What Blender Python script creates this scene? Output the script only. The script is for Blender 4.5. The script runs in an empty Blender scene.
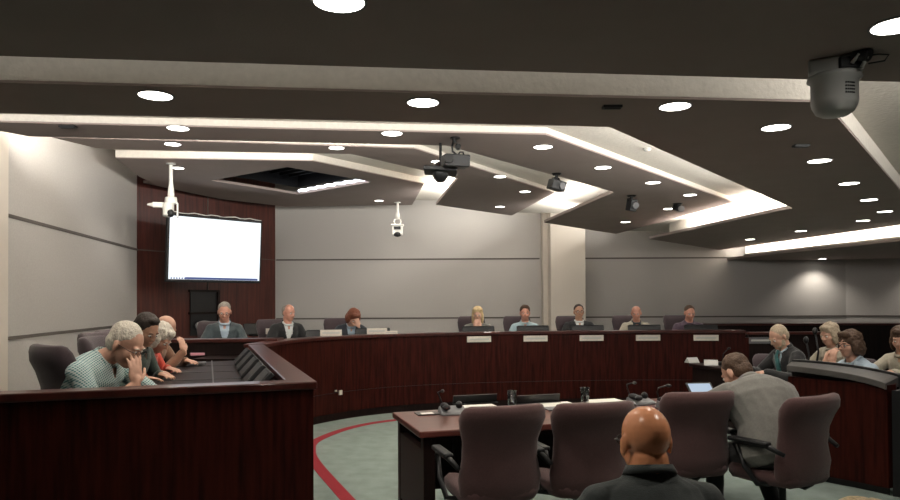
import bpy, bmesh, math, random
from mathutils import Vector as V, Matrix, Euler, noise
random.seed(7)
PI = math.pi
C = bpy.context.scene.collection
S = bpy.context.scene
# ------------------------------------------------ camera
F = 690.0; CZ = 1.55
SHY = 0.0463
cam_d = bpy.data.cameras.new('camera'); cam = bpy.data.objects.new('camera', cam_d); C.objects.link(cam)
cam_d.sensor_width = 36; cam_d.lens = 36*F/900; cam_d.shift_y = SHY
CR = Matrix.Rotation(math.radians(90.8), 4, 'X') @ Matrix.Rotation(math.radians(-0.3), 4, 'Z')
cam.matrix_world = Matrix.Translation((0, 0, CZ)) @ CR
cam_d.clip_start = 0.05
S.camera = cam
# ------------------------------------------------ world, exposure
w = bpy.data.worlds.new('world'); S.world = w; w.use_nodes = True
w.node_tree.nodes['Background'].inputs[0].default_value = (1, .93, .84, 1)
w.node_tree.nodes['Background'].inputs[1].default_value = 0.015
S.view_settings.view_transform = 'Standard'; S.view_settings.look = 'None'
S.view_settings.exposure = 0.0; S.view_settings.gamma = 1; S.view_settings.use_curve_mapping = False
SPOT_W = 36.0          # every ceiling downlight
COVE_W = 26.0           # watts per metre of cove tube
WARM = (1, .93, .83)

def ray(px, py):
    return (CR.to_3x3() @ V(((px-450)/F, (250-py)/F + SHY*900/F, -1))).normalized()
def at_z(px, py, z):                # where the sight line through a pixel meets a height
    r = ray(px, py); return V((0, 0, CZ)) + r*((z-CZ)/r.z)
def at_y(px, py, y):
    r = ray(px, py); return V((0, 0, CZ)) + r*(y/r.y)

# ------------------------------------------------ materials
def mat(name, col, rough=.6, metal=0, emit=None, es=0, noise_s=0, noise_a=0, bump=0, bump_s=50, spec=.5, coat=0, sheen=0, stretch=None, alpha=1, trans=0, ior=1.45, col2=None):
    m = bpy.data.materials.new(name); m.use_nodes = True
    nt = m.node_tree; b = nt.nodes['Principled BSDF']
    b.inputs['Base Color'].default_value = (*col, 1); b.inputs['Roughness'].default_value = rough
    b.inputs['Metallic'].default_value = metal; b.inputs['Specular IOR Level'].default_value = spec
    b.inputs['Coat Weight'].default_value = coat; b.inputs['Sheen Weight'].default_value = sheen
    b.inputs['Transmission Weight'].default_value = trans; b.inputs['IOR'].default_value = ior
    if emit: b.inputs['Emission Color'].default_value = (*emit, 1); b.inputs['Emission Strength'].default_value = es
    tc = nt.nodes.new('ShaderNodeTexCoord'); mp = nt.nodes.new('ShaderNodeMapping')
    nt.links.new(tc.outputs['Object'], mp.inputs[0])
    if stretch: mp.inputs['Scale'].default_value = stretch
    if noise_s:
        n = nt.nodes.new('ShaderNodeTexNoise'); n.inputs['Scale'].default_value = noise_s; n.inputs['Detail'].default_value = 6
        nt.links.new(mp.outputs[0], n.inputs['Vector'])
        r = nt.nodes.new('ShaderNodeValToRGB'); r.color_ramp.elements[0].position = .3; r.color_ramp.elements[1].position = .7
        r.color_ramp.elements[0].color = (*[c*(1-noise_a) for c in col], 1)
        r.color_ramp.elements[1].color = (*(col2 or [min(1, c*(1+noise_a)) for c in col]), 1)
        nt.links.new(n.outputs['Fac'], r.inputs[0]); nt.links.new(r.outputs[0], b.inputs['Base Color'])
    if bump:
        n2 = nt.nodes.new('ShaderNodeTexNoise'); n2.inputs['Scale'].default_value = bump_s; n2.inputs['Detail'].default_value = 4
        nt.links.new(tc.outputs['Object'], n2.inputs['Vector'])
        bp = nt.nodes.new('ShaderNodeBump'); bp.inputs['Strength'].default_value = bump; bp.inputs['Distance'].default_value = .01
        nt.links.new(n2.outputs['Fac'], bp.inputs['Height']); nt.links.new(bp.outputs[0], b.inputs['Normal'])
    return m
M = {}
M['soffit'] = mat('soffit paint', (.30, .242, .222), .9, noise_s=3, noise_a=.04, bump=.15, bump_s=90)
M['plaster'] = mat('knockdown plaster', (.62, .58, .52), .9, noise_s=30, noise_a=.05, bump=.5, bump_s=32)
M['wallcloth'] = mat('grey wall fabric', (.43, .405, .38), .95, noise_s=60, noise_a=.05, bump=.2, bump_s=300)
M['column'] = mat('column paint', (.60, .54, .47), .8, bump=.15, bump_s=120)
M['groove'] = mat('groove', (.10, .085, .075), .8)
M['wood'] = mat('cherry veneer', (.030, .0050, .0030), .45, noise_s=5, noise_a=.55, stretch=(7, 7, .5), spec=.12, coat=0, bump=.02)
M['woodwall'] = mat('cherry wall panel', (.065, .015, .010), .4, noise_s=4, noise_a=.45, stretch=(6, 6, .4))
M['woodtop'] = mat('polished cherry top', (.050, .010, .007), .32, noise_s=5, noise_a=.4, stretch=(1, 7, 1), coat=.2)
M['darkwood'] = mat('dark wood', (.011, .0050, .0042), .45, spec=.2, noise_s=5, noise_a=.4, stretch=(6, 6, .5))
M['tabletop'] = mat('table top', (.105, .030, .022), .28, noise_s=5, noise_a=.3, stretch=(.6, 7, 1), coat=.3)
M['greytop'] = mat('grey laminate', (.075, .07, .066), .5)
M['desktop'] = mat('dark desk top', (.013, .0045, .004), .55, noise_s=5, noise_a=.4, stretch=(1, 7, 1), spec=.2)
M['black'] = mat('black plastic', (.008, .008, .009), .45)
M['blackm'] = mat('black metal', (.012, .012, .012), .35, metal=.4)
M['grey'] = mat('grey plastic', (.16, .16, .165), .5)
M['darkgrey'] = mat('dark grey plastic', (.022, .022, .024), .6, spec=.3)
M['silver'] = mat('silver', (.5, .5, .5), .3, metal=.8)
M['white'] = mat('white plastic', (.75, .73, .68), .4)
M['camgrey'] = mat('camera housing', (.48, .48, .46), .35)
M['paper'] = mat('paper', (.8, .78, .72), .8)
M['plate'] = mat('name plate', (.62, .57, .5), .4, noise_s=60, noise_a=.08)
M['platedim'] = mat('dark name plate', (.12, .12, .13), .4)
M['carpet'] = mat('pale carpet', (.20, .245, .222), 1, noise_s=7, noise_a=.12, bump=.4, bump_s=500)
M['redcarpet'] = mat('red carpet', (.28, .018, .028), 1, bump=.4, bump_s=500)
M['chair'] = mat('plum chair fabric', (.082, .039, .038), .9, noise_s=120, noise_a=.12, sheen=.2, bump=.2, bump_s=500)
M['chairgrey'] = mat('grey plum chair fabric', (.060, .042, .048), .9, noise_s=120, noise_a=.12, sheen=.2, bump=.2, bump_s=500)
M['glass'] = mat('glass', (.9, .92, .92), .03, trans=1)
M['lamp'] = mat('lamp lens', (1, 1, 1), .5, emit=(1, .96, .88), es=9)
M['led'] = mat('led strip', (1, 1, 1), .5, emit=(.85, .9, 1), es=4)
M['screen'] = mat('tv picture', (0, 0, 0), .3, emit=(.90, .95, 1), es=1.25)
M['screenbar'] = mat('tv task bar', (0, 0, 0), .3, emit=(.10, .14, .35), es=.8)
M['screenline'] = mat('tv pale lines', (0, 0, 0), .3, emit=(.72, .80, .86), es=1.1)
M['tablet'] = mat('tablet picture', (0, 0, 0), .3, emit=(.55, .68, .85), es=.8)
M['eyew'] = mat('eye', (.6, .58, .55), .2)
M['iris'] = mat('iris', (.03, .02, .015), .1)
M['frames'] = mat('spectacle frame', (.02, .012, .012), .3)
M['pinkpaper'] = mat('pink paper', (.75, .35, .42), .7)

# ------------------------------------------------ mesh helpers
def frame_of(d):
    d = V(d).normalized(); a = V((0, 0, 1)) if abs(d.z) < .9 else V((1, 0, 0))
    u = d.cross(a).normalized(); return u, d.cross(u).normalized()
class MB:
    def __init__(s): s.bm = bmesh.new()
    def loft(s, rings, cap=True, closed=False):
        vs = [[s.bm.verts.new(p) for p in r] for r in rings]; n = len(vs[0]); m = len(vs)
        for i in range(m if closed else m-1):
            a, b = vs[i], vs[(i+1) % m]
            for j in range(n):
                try: s.bm.faces.new((a[j], a[(j+1) % n], b[(j+1) % n], b[j]))
                except ValueError: pass
        if cap and not closed:
            s.bm.faces.new(vs[0][::-1]); s.bm.faces.new(vs[-1])
        return s
    def cap(s, p0, p1, r0, r1, n=12, k=3):              # tapered capsule
        p0, p1 = V(p0), V(p1); d = (p1-p0)
        if d.length < 1e-6: d = V((0, 0, 1e-4))
        dn = d.normalized(); u, v = frame_of(dn); rings = []
        for i in range(k): a = PI/2*(1-(i+.35)/k); rings.append((p0-dn*r0*math.sin(a), r0*math.cos(a)))
        rings.append((p0, r0)); rings.append((p1, r1))
        for i in range(k): a = PI/2*((i+.65)/k); rings.append((p1+dn*r1*math.sin(a), r1*math.cos(a)))
        return s.loft([[c+(u*math.cos(t)+v*math.sin(t))*r for t in [2*PI*j/n for j in range(n)]] for c, r in rings])
    def cyl(s, p0, p1, r0, r1=None, n=16):
        r1 = r0 if r1 is None else r1; p0, p1 = V(p0), V(p1); u, v = frame_of(p1-p0)
        return s.loft([[c+(u*math.cos(t)+v*math.sin(t))*r for t in [2*PI*j/n for j in range(n)]] for c, r in ((p0, r0), (p1, r1))])
    def tube(s, pts, r, n=8):
        pts = [V(p) for p in pts]; rings = []
        for i, p in enumerate(pts):
            d = (pts[min(i+1, len(pts)-1)]-pts[max(i-1, 0)]); u, v = frame_of(d)
            if i and (u.dot(pu) < 0): u = -u; v = -v
            pu = u; rr = r[i] if isinstance(r, (list, tuple)) else r
            rings.append([p+(u*math.cos(t)+v*math.sin(t))*rr for t in [2*PI*j/n for j in range(n)]])
        return s.loft(rings)
    def ell(s, c, r, R=None, n=16, m=9):
        c = V(c); R = R or Matrix.Identity(3); rings = []
        for i in range(m):
            a = -PI/2+PI*(i+.3)/(m-.4); rings.append([c+R @ V((r[0]*math.cos(a)*math.cos(t), r[1]*math.cos(a)*math.sin(t), r[2]*math.sin(a))) for t in [2*PI*j/n for j in range(n)]])
        return s.loft(rings)
    def lathe(s, prof, c=(0, 0, 0), n=24):
        c = V(c); return s.loft([[c+V((r*math.cos(t), r*math.sin(t), z)) for t in [2*PI*j/n for j in range(n)]] for r, z in prof])
    def box(s, c, size, R=None):
        c = V(c); R = R or Matrix.Identity(3); x, y, z = [q/2 for q in size]
        return s.loft([[c+R @ V(p) for p in ((-x, -y, k), (x, -y, k), (x, y, k), (-x, y, k))] for k in (-z, z)])
    def prism(s, poly, z0, z1):
        a = sum(poly[i][0]*poly[(i+1) % len(poly)][1]-poly[(i+1) % len(poly)][0]*poly[i][1] for i in range(len(poly)))
        if a < 0: poly = poly[::-1]
        return s.loft([[V((p[0], p[1], z)) for p in poly] for z in (z0, z1)])
    def ribbon(s, a, b, z0, z1):                        # solid band between two plan polylines
        return s.loft([[V((p[0], p[1], z0)), V((q[0], q[1], z0)), V((q[0], q[1], z1)), V((p[0], p[1], z1))] for p, q in zip(a, b)])
    def build(s, name, m, parent=None, smooth=False, bevel=0, world=False, seg=2, loc=None, rz=0):
        me = bpy.data.meshes.new(name); bm = s.bm
        bmesh.ops.recalc_face_normals(bm, faces=bm.faces)
        if world and parent is not None: bm.transform((Matrix.Translation(parent.location) @ parent.rotation_euler.to_matrix().to_4x4()).inverted())
        bm.to_mesh(me); bm.free()
        o = bpy.data.objects.new(name, me); C.objects.link(o); me.materials.append(M[m] if isinstance(m, str) else m)
        if parent is not None: o.parent = parent
        if loc is not None: o.location = loc; o.rotation_euler = (0, 0, rz)
        if smooth:
            for p in me.polygons: p.use_smooth = True
        if bevel:
            b = o.modifiers.new('bevel', 'BEVEL'); b.width = bevel; b.segments = seg; b.limit_method = 'ANGLE'; b.angle_limit = math.radians(40)
        return o
def recentre(o):                                        # put the origin of a world-built mesh at its base
    vs = [v.co for v in o.data.vertices]; n = len(vs)
    c = V((sum(v.x for v in vs)/n, sum(v.y for v in vs)/n, min(v.z for v in vs)))
    o.data.transform(Matrix.Translation(-c)); o.location = c; return o
def tag(o, label, cat, group=None, kind=None):
    o['label'] = label; o['category'] = cat
    if group: o['group'] = group
    if kind: o['kind'] = kind
    return o
def thing(name, label, cat, loc=(0, 0, 0), rz=0, group=None):
    o = bpy.data.objects.new(name, None); C.objects.link(o); o.location = loc; o.rotation_euler = (0, 0, rz)
    o.empty_display_size = .1
    return tag(o, label, cat, group)
def struct(o): o['kind'] = 'structure'; return o
def dup(root, loc, rz, label=None, group=None, only=None):
    r = root.copy(); C.objects.link(r); r.location = loc; r.rotation_euler = (0, 0, rz)
    if label: r['label'] = label
    if group: r['group'] = group
    for ch in list(root.children):
        c = ch.copy(); C.objects.link(c); c.parent = r
        for g in ch.children:
            d = g.copy(); C.objects.link(d); d.parent = c
    return r
def face(dx, dy): return math.atan2(dx, -dy)            # local front is -Y
def offset(pts, d):                                     # plan polyline shifted to its left by d
    out = []
    for i, p in enumerate(pts):
        a = V(pts[max(i-1, 0)][:2]); b = V(pts[min(i+1, len(pts)-1)][:2]); t = (b-a).normalized()
        k = 1
        if 0 < i < len(pts)-1:
            t1 = (V(p[:2])-a).normalized(); k = 1/max(.5, t1.dot(t))
        out.append((p[0]-t.y*d*k, p[1]+t.x*d*k))
    return out
def smooth_line(pts, per=8):                            # Catmull-Rom through plan points
    out = []; n = len(pts)
    for i in range(n-1):
        p0, p1, p2, p3 = [V(pts[max(0, min(n-1, i+k))]) for k in (-1, 0, 1, 2)]
        for j in range(per):
            t = j/per; out.append(tuple(.5*((2*p1)+(p2-p0)*t+(2*p0-5*p1+4*p2-p3)*t*t+(3*p1-p0-3*p2+p3)*t**3)))
    out.append(tuple(pts[-1])); return out

# ================================================ SETTING
YB = 14.3
ZT = 4.3
struct(MB().box((2.5, 5.5, -.05), (18, 19.5, .1)).build('floor', 'carpet'))
struct(MB().box((2.5, 5.5, ZT+.05), (18, 19.5, .1)).build('ceiling', 'plaster'))
LW = [(-4.23, 6.75), (-4.37, 6.8), (-5.13, 11.3)]
def wall(name, p, q, m, th=.15, z0=0, z1=ZT):           # inner face runs p -> q with the room on its right
    p, q = V(p), V(q); d = (q-p).normalized(); nrm = V((-d.y, d.x))*th
    return struct(MB().prism([tuple(p), tuple(q), tuple(q+nrm), tuple(p+nrm)], z0, z1).build(name, m))
wall('wall_left', (-6, -3), (-6, 6.55), 'wallcloth')
wall('wall_left', (-6, 6.55), (-4.33, 6.62), 'column')
wall('wall_left', (-4.33, 6.62), (-4.375, 6.8), 'column')
wall('wall_left', (-4.37, 6.75), (-5.13, 11.3), 'wallcloth')
wall('wall_left', (-5.13, 11.3), (-3.62, YB), 'woodwall')
wall('wall_back', (-3.62, YB), (8.2, YB), 'wallcloth')
wall('wall_back', (8.2, YB), (10.6, 13.3), 'wallcloth')
wall('wall_right', (10.6, 13.3), (10.6, -3), 'wallcloth')
wall('wall_near', (10.6, -3), (-6, -3), 'wallcloth')
# grooves between the fabric panels
ZU, ZL = 2.425, 1.205
tn = 0
def groove(p, q, z, h=.035, m='groove', th=.012):
    global tn; tn += 1
    p, q = V(p), V(q); d = (q-p).normalized(); nrm = V((d.y, -d.x))*th
    struct(MB().prism([tuple(p), tuple(q), tuple(q+nrm), tuple(p+nrm)], z-h/2, z+h/2).build('trim_%d' % tn, m))
for z in (ZU, ZL):
    groove((-4.37, 6.75), (-5.13, 11.3), z)
    groove((-3.6, YB), (1.86, YB), z, .03); groove((2.7, YB), (8.2, YB), z, .03)
    if z == ZL: groove((8.2, YB), (10.6, 13.3), z, .03)
groove((-5.13, 11.3), (-3.62, YB), ZU, .015)
# square pilaster on the back wall
struct(MB().box((2.33, YB-.35, ZT/2), (.69, .7, ZT)).build('wall_back', 'column', bevel=.01))
struct(MB().box((1.955, YB-.15, ZT/2), (.12, .3, ZT)).build('wall_back', 'column'))

# ceiling tiers: dark soffit panels, each under a wider plaster plate, stepping up towards the front
hA, hB, hC, hD, hE, hF = .95, 1.03, 1.33, 1.65, 1.90, .82
def P(px, py, h): q = at_z(px, py, CZ+h); return (q.x, q.y)
A_far = [P(-250, 48.5, hA), P(0, 56, hA), P(450, 69.5, hA), P(900, 82, hA), P(1300, 93, hA)]
A = [(-6, -3), (-6, A_far[0][1]-.1)] + A_far + [(10.6, A_far[-1][1]+.4), (10.6, -3)]
B_out = [P(-420, 70, hB), P(0, 82.5, hB), P(450, 94, hB), P(824, 102.5, hB), P(842, 123, hB), P(900, 190, hB), P(930, 219, hB), P(900, 225, hB), P(720, 250, hB)]
B_rear = []
B_in = [P(649, 239, hB), P(792.5, 208, hB), P(609.5, 127, hB), P(300, 119.5, hB), P(0, 113, hB), P(-420, 103, hB)]
Bp = B_out+B_rear+B_in
C_out = [P(-170, 117.5, hC), P(0, 122.3, hC), P(300, 129.5, hC), P(546, 134.8, hC), P(734, 202.5, hC), P(616, 234, hC)]
C_rear = []
C_in = [P(544, 222.6, hC), P(614, 192, hC), P(446, 145.5, hC), P(200, 140, hC), P(29, 136.5, hC), P(0, 131, hC), P(-150, 119.5, hC)]
Cp = C_out+C_rear+C_in
D_out = [P(52, 137.5, hD), P(200, 141.5, hD), P(414, 148.5, hD), P(554, 192.8, hD), P(511.6, 215.6, hD)]
D_rear = [P(436, 204.8, hD)]
D_in = [P(457.6, 178.4, hD), P(351, 154, hD), P(114, 149.3, hD), P(96, 148, hD)]
Dp = D_out+D_rear+D_in
E_out = [P(115.5, 158, hE), P(313, 161, hE), P(424, 184, hE), P(412, 205, hE)]
E_rear = [P(285, 206.5, hE), P(220, 199, hE), P(160, 186.5, hE), P(139, 176.5, hE), P(126, 166.5, hE)]
Ep = E_out+E_rear
TH = .04
def plate_ring(inner, outer_off, z0, z1):
    return list(zip(inner, outer_off))
def outer_off(out, d):
    o = offset(out, d)
    if out is B_out: o[5] = (9.4, 6.2); o[6] = (9.6, 9.2); o[7] = (9.0, 10.5)
    return o
def tier(poly, h, out, d, FH=.06):
    z = CZ+h
    struct(MB().prism(poly, z, z+TH).build('ceiling', 'soffit'))
    if d:                                               # plaster fascia and a plate reaching out over the lower tier
        struct(MB().ribbon(offset(out, -.004), offset(out, .05), z+.012, z+FH).build('ceiling', 'plaster'))
        struct(MB().ribbon(outer_off(out, d), offset(out, .05), z+FH, z+FH+.03).build('ceiling', 'plaster'))
tier(A, hA, [A_far[0], A_far[-1]], 0)
tier(Bp, hB, B_out, -1.3, .13)
tier(Cp, hC, C_out, -1.5)
tier(Dp, hD, D_out, -1.4)
# front tier: soffit with a square dark recess
hole = [P(211, 180.6, hE), P(287, 167, hE), P(372, 182, hE), P(298, 194.5, hE)]
hc = V((sum(p[0] for p in hole)/4, sum(p[1] for p in hole)/4))
def E_tier(z0, z1, m, poly, name='ceiling'):
    bm = bmesh.new()
    vo = [bm.verts.new((p[0], p[1], z0)) for p in poly]; vh = [bm.verts.new((p[0], p[1], z0)) for p in hole]
    es = [bm.edges.new((vo[i], vo[(i+1) % len(vo)])) for i in range(len(vo))]+[bm.edges.new((vh[i], vh[(i+1) % 4])) for i in range(4)]
    r = bmesh.ops.triangle_fill(bm, use_beauty=True, edges=es)
    fs = [f for f in bm.faces if not all(v in vh for v in f.verts)]
    for f in list(bm.faces):
        if all(v in vh for v in f.verts): bm.faces.remove(f)
    ex = bmesh.ops.extrude_face_region(bm, geom=list(bm.faces))
    bmesh.ops.translate(bm, verts=[g for g in ex['geom'] if isinstance(g, bmesh.types.BMVert)], vec=(0, 0, z1-z0))
    mb = MB(); mb.bm = bm; return struct(mb.build(name, m))
E_tier(CZ+hE, CZ+hE+TH, 'soffit', Ep)
struct(MB().ribbon(offset(E_out, -.004), offset(E_out, .05), CZ+hE+.012, CZ+hE+.10).build('ceiling', 'plaster'))
struct(MB().ribbon(offset(E_out, -1.2), offset(E_out, .05), CZ+hE+.10, CZ+hE+.13).build('ceiling', 'plaster'))
rz_ = CZ+hE
rec = MB()
for i in range(4):
    p, q = V(hole[i]), V(hole[(i+1) % 4]); c = (p+q)/2; n = (c-hc).normalized()*.03
    rec.prism([tuple(p), tuple(q), tuple(q+n), tuple(p+n)], rz_+.13, rz_+.5)
rec.prism(hole, rz_+.5, rz_+.53)
hp = [V(p) for p in hole]
for k in range(1, 9):                                    # louvres inside the recess
    a = hp[0].lerp(hp[3], k/9); b = hp[1].lerp(hp[2], k/9); n = (hp[3]-hp[0]).normalized()*.012
    rec.prism([tuple(a-n), tuple(b-n), tuple(b+n), tuple(a+n)], rz_+.28, rz_+.42)
t = thing('ceiling_recess', 'black louvred skylight recess in the front ceiling panel above the television', 'ceiling recess', (hc.x, hc.y, rz_))
rec.build('louvre', 'black', t, world=True)
a, b = V((*hole[3], rz_+.05)), V((*hole[2], rz_+.05)); dn = (V((*hc, 0))-V((a.x, a.y, 0))).normalized()
pts = []
for k in range(61):
    u = k/60; p = a.lerp(b, .02+.96*u); q = (V((hc.x, hc.y, p.z))-p); q.z = 0
    pts.append(p+q.normalized()*(.07+.035*math.sin(u*PI*14)))
MB().tube(pts, .022).build('light_strip', 'led', t, world=True)
# slot and band behind the front tier, over the wooden wall
fr = [P(160, 186.5, hE), P(220, 199, hE), P(285, 206.5, hE)]
s2 = offset(fr, .35)
struct(MB().ribbon(fr, s2, CZ+hE+.08, CZ+hE+.12).build('trim_90', 'soffit'))
# lower soffit along the right rear
Fp = [(5.75, YB), (5.70, 13.35), (6.42, 9.6), (6.9, 8.2), (10.6, 8.2), (10.6, 13.3), (8.2, YB)]
struct(MB().prism(Fp, CZ+hF, CZ+hF+TH).build('ceiling', 'soffit'))
struct(MB().prism([(5.2, YB), (5.45, 13.9), (6.2, 9.5), (6.5, 7.8), (10.6, 7.8), (10.6, 13.3), (8.2, YB)], CZ+hB+.12, CZ+hB+.149).build('ceiling', 'plaster'))
struct(MB().ribbon([(5.75, 13.38), (6.47, 9.6), (6.95, 8.2)], [(5.70, 13.35), (6.42, 9.6), (6.9, 8.2)], CZ+hF+TH, CZ+hF+TH+.03).build('ceiling', 'plaster'))

# cove tubes on top of the panels
def cove(p, q, z, ref, inset=.14, k=1.0, tilt=0, wdt=.08, up=0, uh=.16, ext=0):
    p, q, ref = V(p), V(q), V(ref); d = (q-p).normalized(); n = V((-d.y, d.x))
    if n.dot(ref-p) < 0: n = -n
    c = (p+q)/2+n*inset; L = (q-p).length
    l = bpy.data.lights.new('cove_tube', 'AREA'); l.shape = 'RECTANGLE'; l.size = L*.97; l.size_y = wdt; l.energy = COVE_W*L*k; l.color = (1, .965, .90)
    o = bpy.data.objects.new('cove_tube', l); C.objects.link(o)
    zax = -(V((0, 0, 1))*math.cos(tilt) - V((n.x, n.y, 0))*math.sin(tilt)).normalized(); xax = V((d.x, d.y, 0)); yax = zax.cross(xax)
    o.matrix_world = Matrix(((xax.x, yax.x, zax.x, c.x), (xax.y, yax.y, zax.y, c.y), (xax.z, yax.z, zax.z, z), (0, 0, 0, 1)))
    if up:                                              # white upstand behind the tube
        mb = MB(); a2, b2 = p+n*up, q+n*up+d*ext
        mb.prism([tuple(a2), tuple(b2), tuple(b2+n*.02), tuple(a2+n*.02)], z-.06, z-.06+uh); struct(mb.build('ceiling', 'plaster'))
    return o
zt = lambda h: CZ+h+TH+.05
cove((-5, A_far[0][1]), (8, A_far[3][1]+.7), zt(hA)-.01, (0, 0), .10, .10)
cove((2.2, A_far[0][1]+.45), (7, A_far[3][1]+.65), zt(hA)-.01, (0, 0), .10, .6, 1.1)
cove(B_in[4], B_in[2], zt(hB), (0, 3.5), .10, .75, .65)
cove((-5.2, B_in[4][1]-.3), B_in[4], zt(hB), (0, 3.5), .10, .6, .65)
cove(B_in[2], B_in[1], zt(hB), (5, 7), .08, .75, .65)
cove(B_in[1], B_in[0], zt(hB), (5, 10), .50, .8, -.3, up=.74, uh=.36, ext=.8)
cove(C_in[4], C_in[2], zt(hC), (0, 4.5), .10, 1.1, .65)
cove(C_in[2], C_in[1], zt(hC), (2.5, 7), .08, .55, .65)
cove(C_in[1], C_in[0], zt(hC), (3, 10), .10, .42, -.5, up=.34)
cove(D_in[2], D_in[1], zt(hD), (-1, 6.5), .10, 1.7, .65)
cove(D_in[1], D_in[0], zt(hD), (1, 8), .12, 1.8)
cove(D_in[0], D_rear[0], zt(hD), (1, 10), .10, .9, -.4, up=.30)
cove(D_rear[0], D_out[-1], zt(hD), (1, 10), .08, 1.1, .7)
cove(C_in[0], C_out[-1], zt(hC), (3, 10), .08, .35, .7)
cove((5.64, 14.0), (6.42, 9.6), CZ+hF+TH+.05, (8, 11), .12, .65, -.6, up=.40, uh=.30)
cove((6.42, 9.6), (6.9, 8.2), CZ+hF+TH+.05, (8, 11), .12, .65, -.6, up=.40, uh=.30)
cove(P(0, 131, hC), P(29, 136.5, hC), zt(hC), (-2, 4), .05, 2, .6)
cove((-3.95, 6.86), (-3.8, 7.3), zt(hD), (-2, 7), .05, 2, .6)
# ================================================ DOWNLIGHTS
def downlight(z, r=.080):
    t = thing('downlight', 'x', 'ceiling light')
    MB().lathe([(r+.010, 0), (r+.010, -.003), (r, -.004), (r, 0)]).build('trim_ring', 'grey', t, smooth=False)
    MB().lathe([(.001, -.001), (r, -.001), (r, -.003), (.001, -.003)]).build('lens', 'lamp', t)
    l = bpy.data.lights.new('downlight_bulb', 'SPOT'); l.energy = SPOT_W; l.spot_size = math.radians(125); l.spot_blend = .7; l.shadow_soft_size = .06; l.color = WARM
    o = bpy.data.objects.new('downlight_bulb', l); C.objects.link(o); o.parent = t; o.location = (0, 0, -.02)
    return t
DL = [
 (hA, [(339, 3, 'largest round downlight at the top edge of the picture in the nearest dark ceiling panel'),
       (897, 27, 'round downlight cut by the right edge of the picture above the camera dome')]),
 (hB, [(155.5, 96.5, 'round downlight in the second dark ceiling panel, far left of its row'), (423, 103.5, 'round downlight in the second dark ceiling panel, at the middle of the picture'),
       (675, 107.3, 'round downlight in the second dark ceiling panel, left of the camera dome'), (776, 128.3, 'round downlight in the dark ceiling panel just below and left of the camera dome'),
       (819.5, 161.5, 'round downlight in the dark ceiling panel straight below the camera dome'), (849, 184, 'third downlight down the diagonal row that starts below the camera dome'),
       (869, 200.3, 'fourth downlight down the diagonal row that starts below the camera dome'), (885, 212, 'rightmost and last downlight down the diagonal row below the camera dome'),
       (863, 221, 'downlight nearest the lit right rear cove, rightmost of three'), (801, 231.4, 'downlight nearest the lit right rear cove, middle of three'), (750, 239.7, 'small downlight by the low tip of the dark panel above the right back wall')]),
 (hC, [(178, 128.8, 'round downlight in the third dark ceiling panel, over the left wall side'), (392, 134, 'round downlight in the third dark ceiling panel, left of the black projector'),
       (543, 147.5, 'round downlight near the bent corner of the third dark ceiling panel'), (603, 168, 'second downlight along the diagonal of the third dark ceiling panel'),
       (653, 183, 'third downlight along the diagonal of the third dark ceiling panel'), (690, 195.3, 'downlight nearest the right tip of the third dark ceiling panel'),
       (669, 209.2, 'downlight right of the black spotlight near the lower cove of the third panel'), (625.5, 222.3, 'lowest downlight of the third dark ceiling panel, over the pilaster')]),
 (hD, [(172.7, 144.6, 'small downlight in the narrow fourth ceiling panel, over the television side'), (336.5, 148.3, 'small downlight in the narrow fourth ceiling panel, left of the black projector'),
       (438, 162, 'small downlight directly behind the black projector'), (500, 177, 'topmost of the three small downlights left of the hanging black spotlight'),
       (525, 192, 'middle of the three small downlights left of the hanging black spotlight'), (500, 207, 'lowest of the three small downlights left of the hanging black spotlight')]),
 (hE, [(178, 168.4, 'small downlight beside the white pole camera above the television'), (379, 201, 'small downlight beside the white pole camera on the bare back wall side')]),
]
proto = None
for h, ls in DL:
    for px, py, lab in ls:
        p = at_z(px, py, CZ+h-.006)
        o = downlight(0) if proto is None else dup(proto, (0, 0, 0), 0)
        proto = proto or o
        o.location = (p.x, p.y, CZ+h); o['label'] = lab; o['group'] = 'round ceiling downlights'
for x, y, lab in ((7.55, 13.97, 'downlight washing the grey back wall near its right corner'), (9.5, 13.38, 'downlight washing the angled wall at the right edge')):
    o = dup(proto, (x, y, CZ+hF), 0, lab); o['group'] = 'round ceiling downlights'
    for c in o.children:
        if c.type == 'LIGHT': c.data = c.data.copy(); c.data.energy = SPOT_W*1.6

# small ceiling bits
def ceiling_bit(px, py, h, name, lab, cat, r, m, group=None, slot=False):
    p = at_z(px, py, CZ+h)
    mb = MB()
    if slot: mb.box((0, 0, -.006), (r*2, .05, .012)); mb.box((0, 0, -.014), (r*1.7, .02, .006))
    else: mb.lathe([(.001, 0), (r, 0), (r, -.01), (r*.7, -.025), (.001, -.028)], n=16)
    tag(mb.build(name, m, loc=(p.x, p.y, CZ+h)), lab, cat, group)
ceiling_bit(68, 126, hC, 'ceiling_slot', 'small dark slot in the third ceiling panel near the left wall', 'vent', .06, 'black', 'ceiling slots', True)
ceiling_bit(612, 106, hB, 'ceiling_slot', 'small dark slot in the second ceiling panel left of a downlight', 'vent', .05, 'black', 'ceiling slots', True)
ceiling_bit(801, 145, hB, 'ceiling_slot', 'small dark slot in the ceiling panel under the camera dome, between two downlights', 'vent', .05, 'black', 'ceiling slots', True)
ceiling_bit(671, 141, hB, 'ceiling_slot', 'faint dark slot in the ceiling panel above the long diagonal cove', 'vent', .001, 'black', 'ceiling slots', True) if False else None
ceiling_bit(647, 148.5, hC+.06, 'sprinkler_cover', 'small round cover on the pale diagonal cove beside the long dark panel', 'sprinkler', .035, 'camgrey', 'round covers on the pale ceiling')
ceiling_bit(760, 196.5, hC+.06, 'sprinkler_cover', 'small round cover at the cove tip, the left of the close pair', 'sprinkler', .03, 'camgrey', 'round covers on the pale ceiling')
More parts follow.
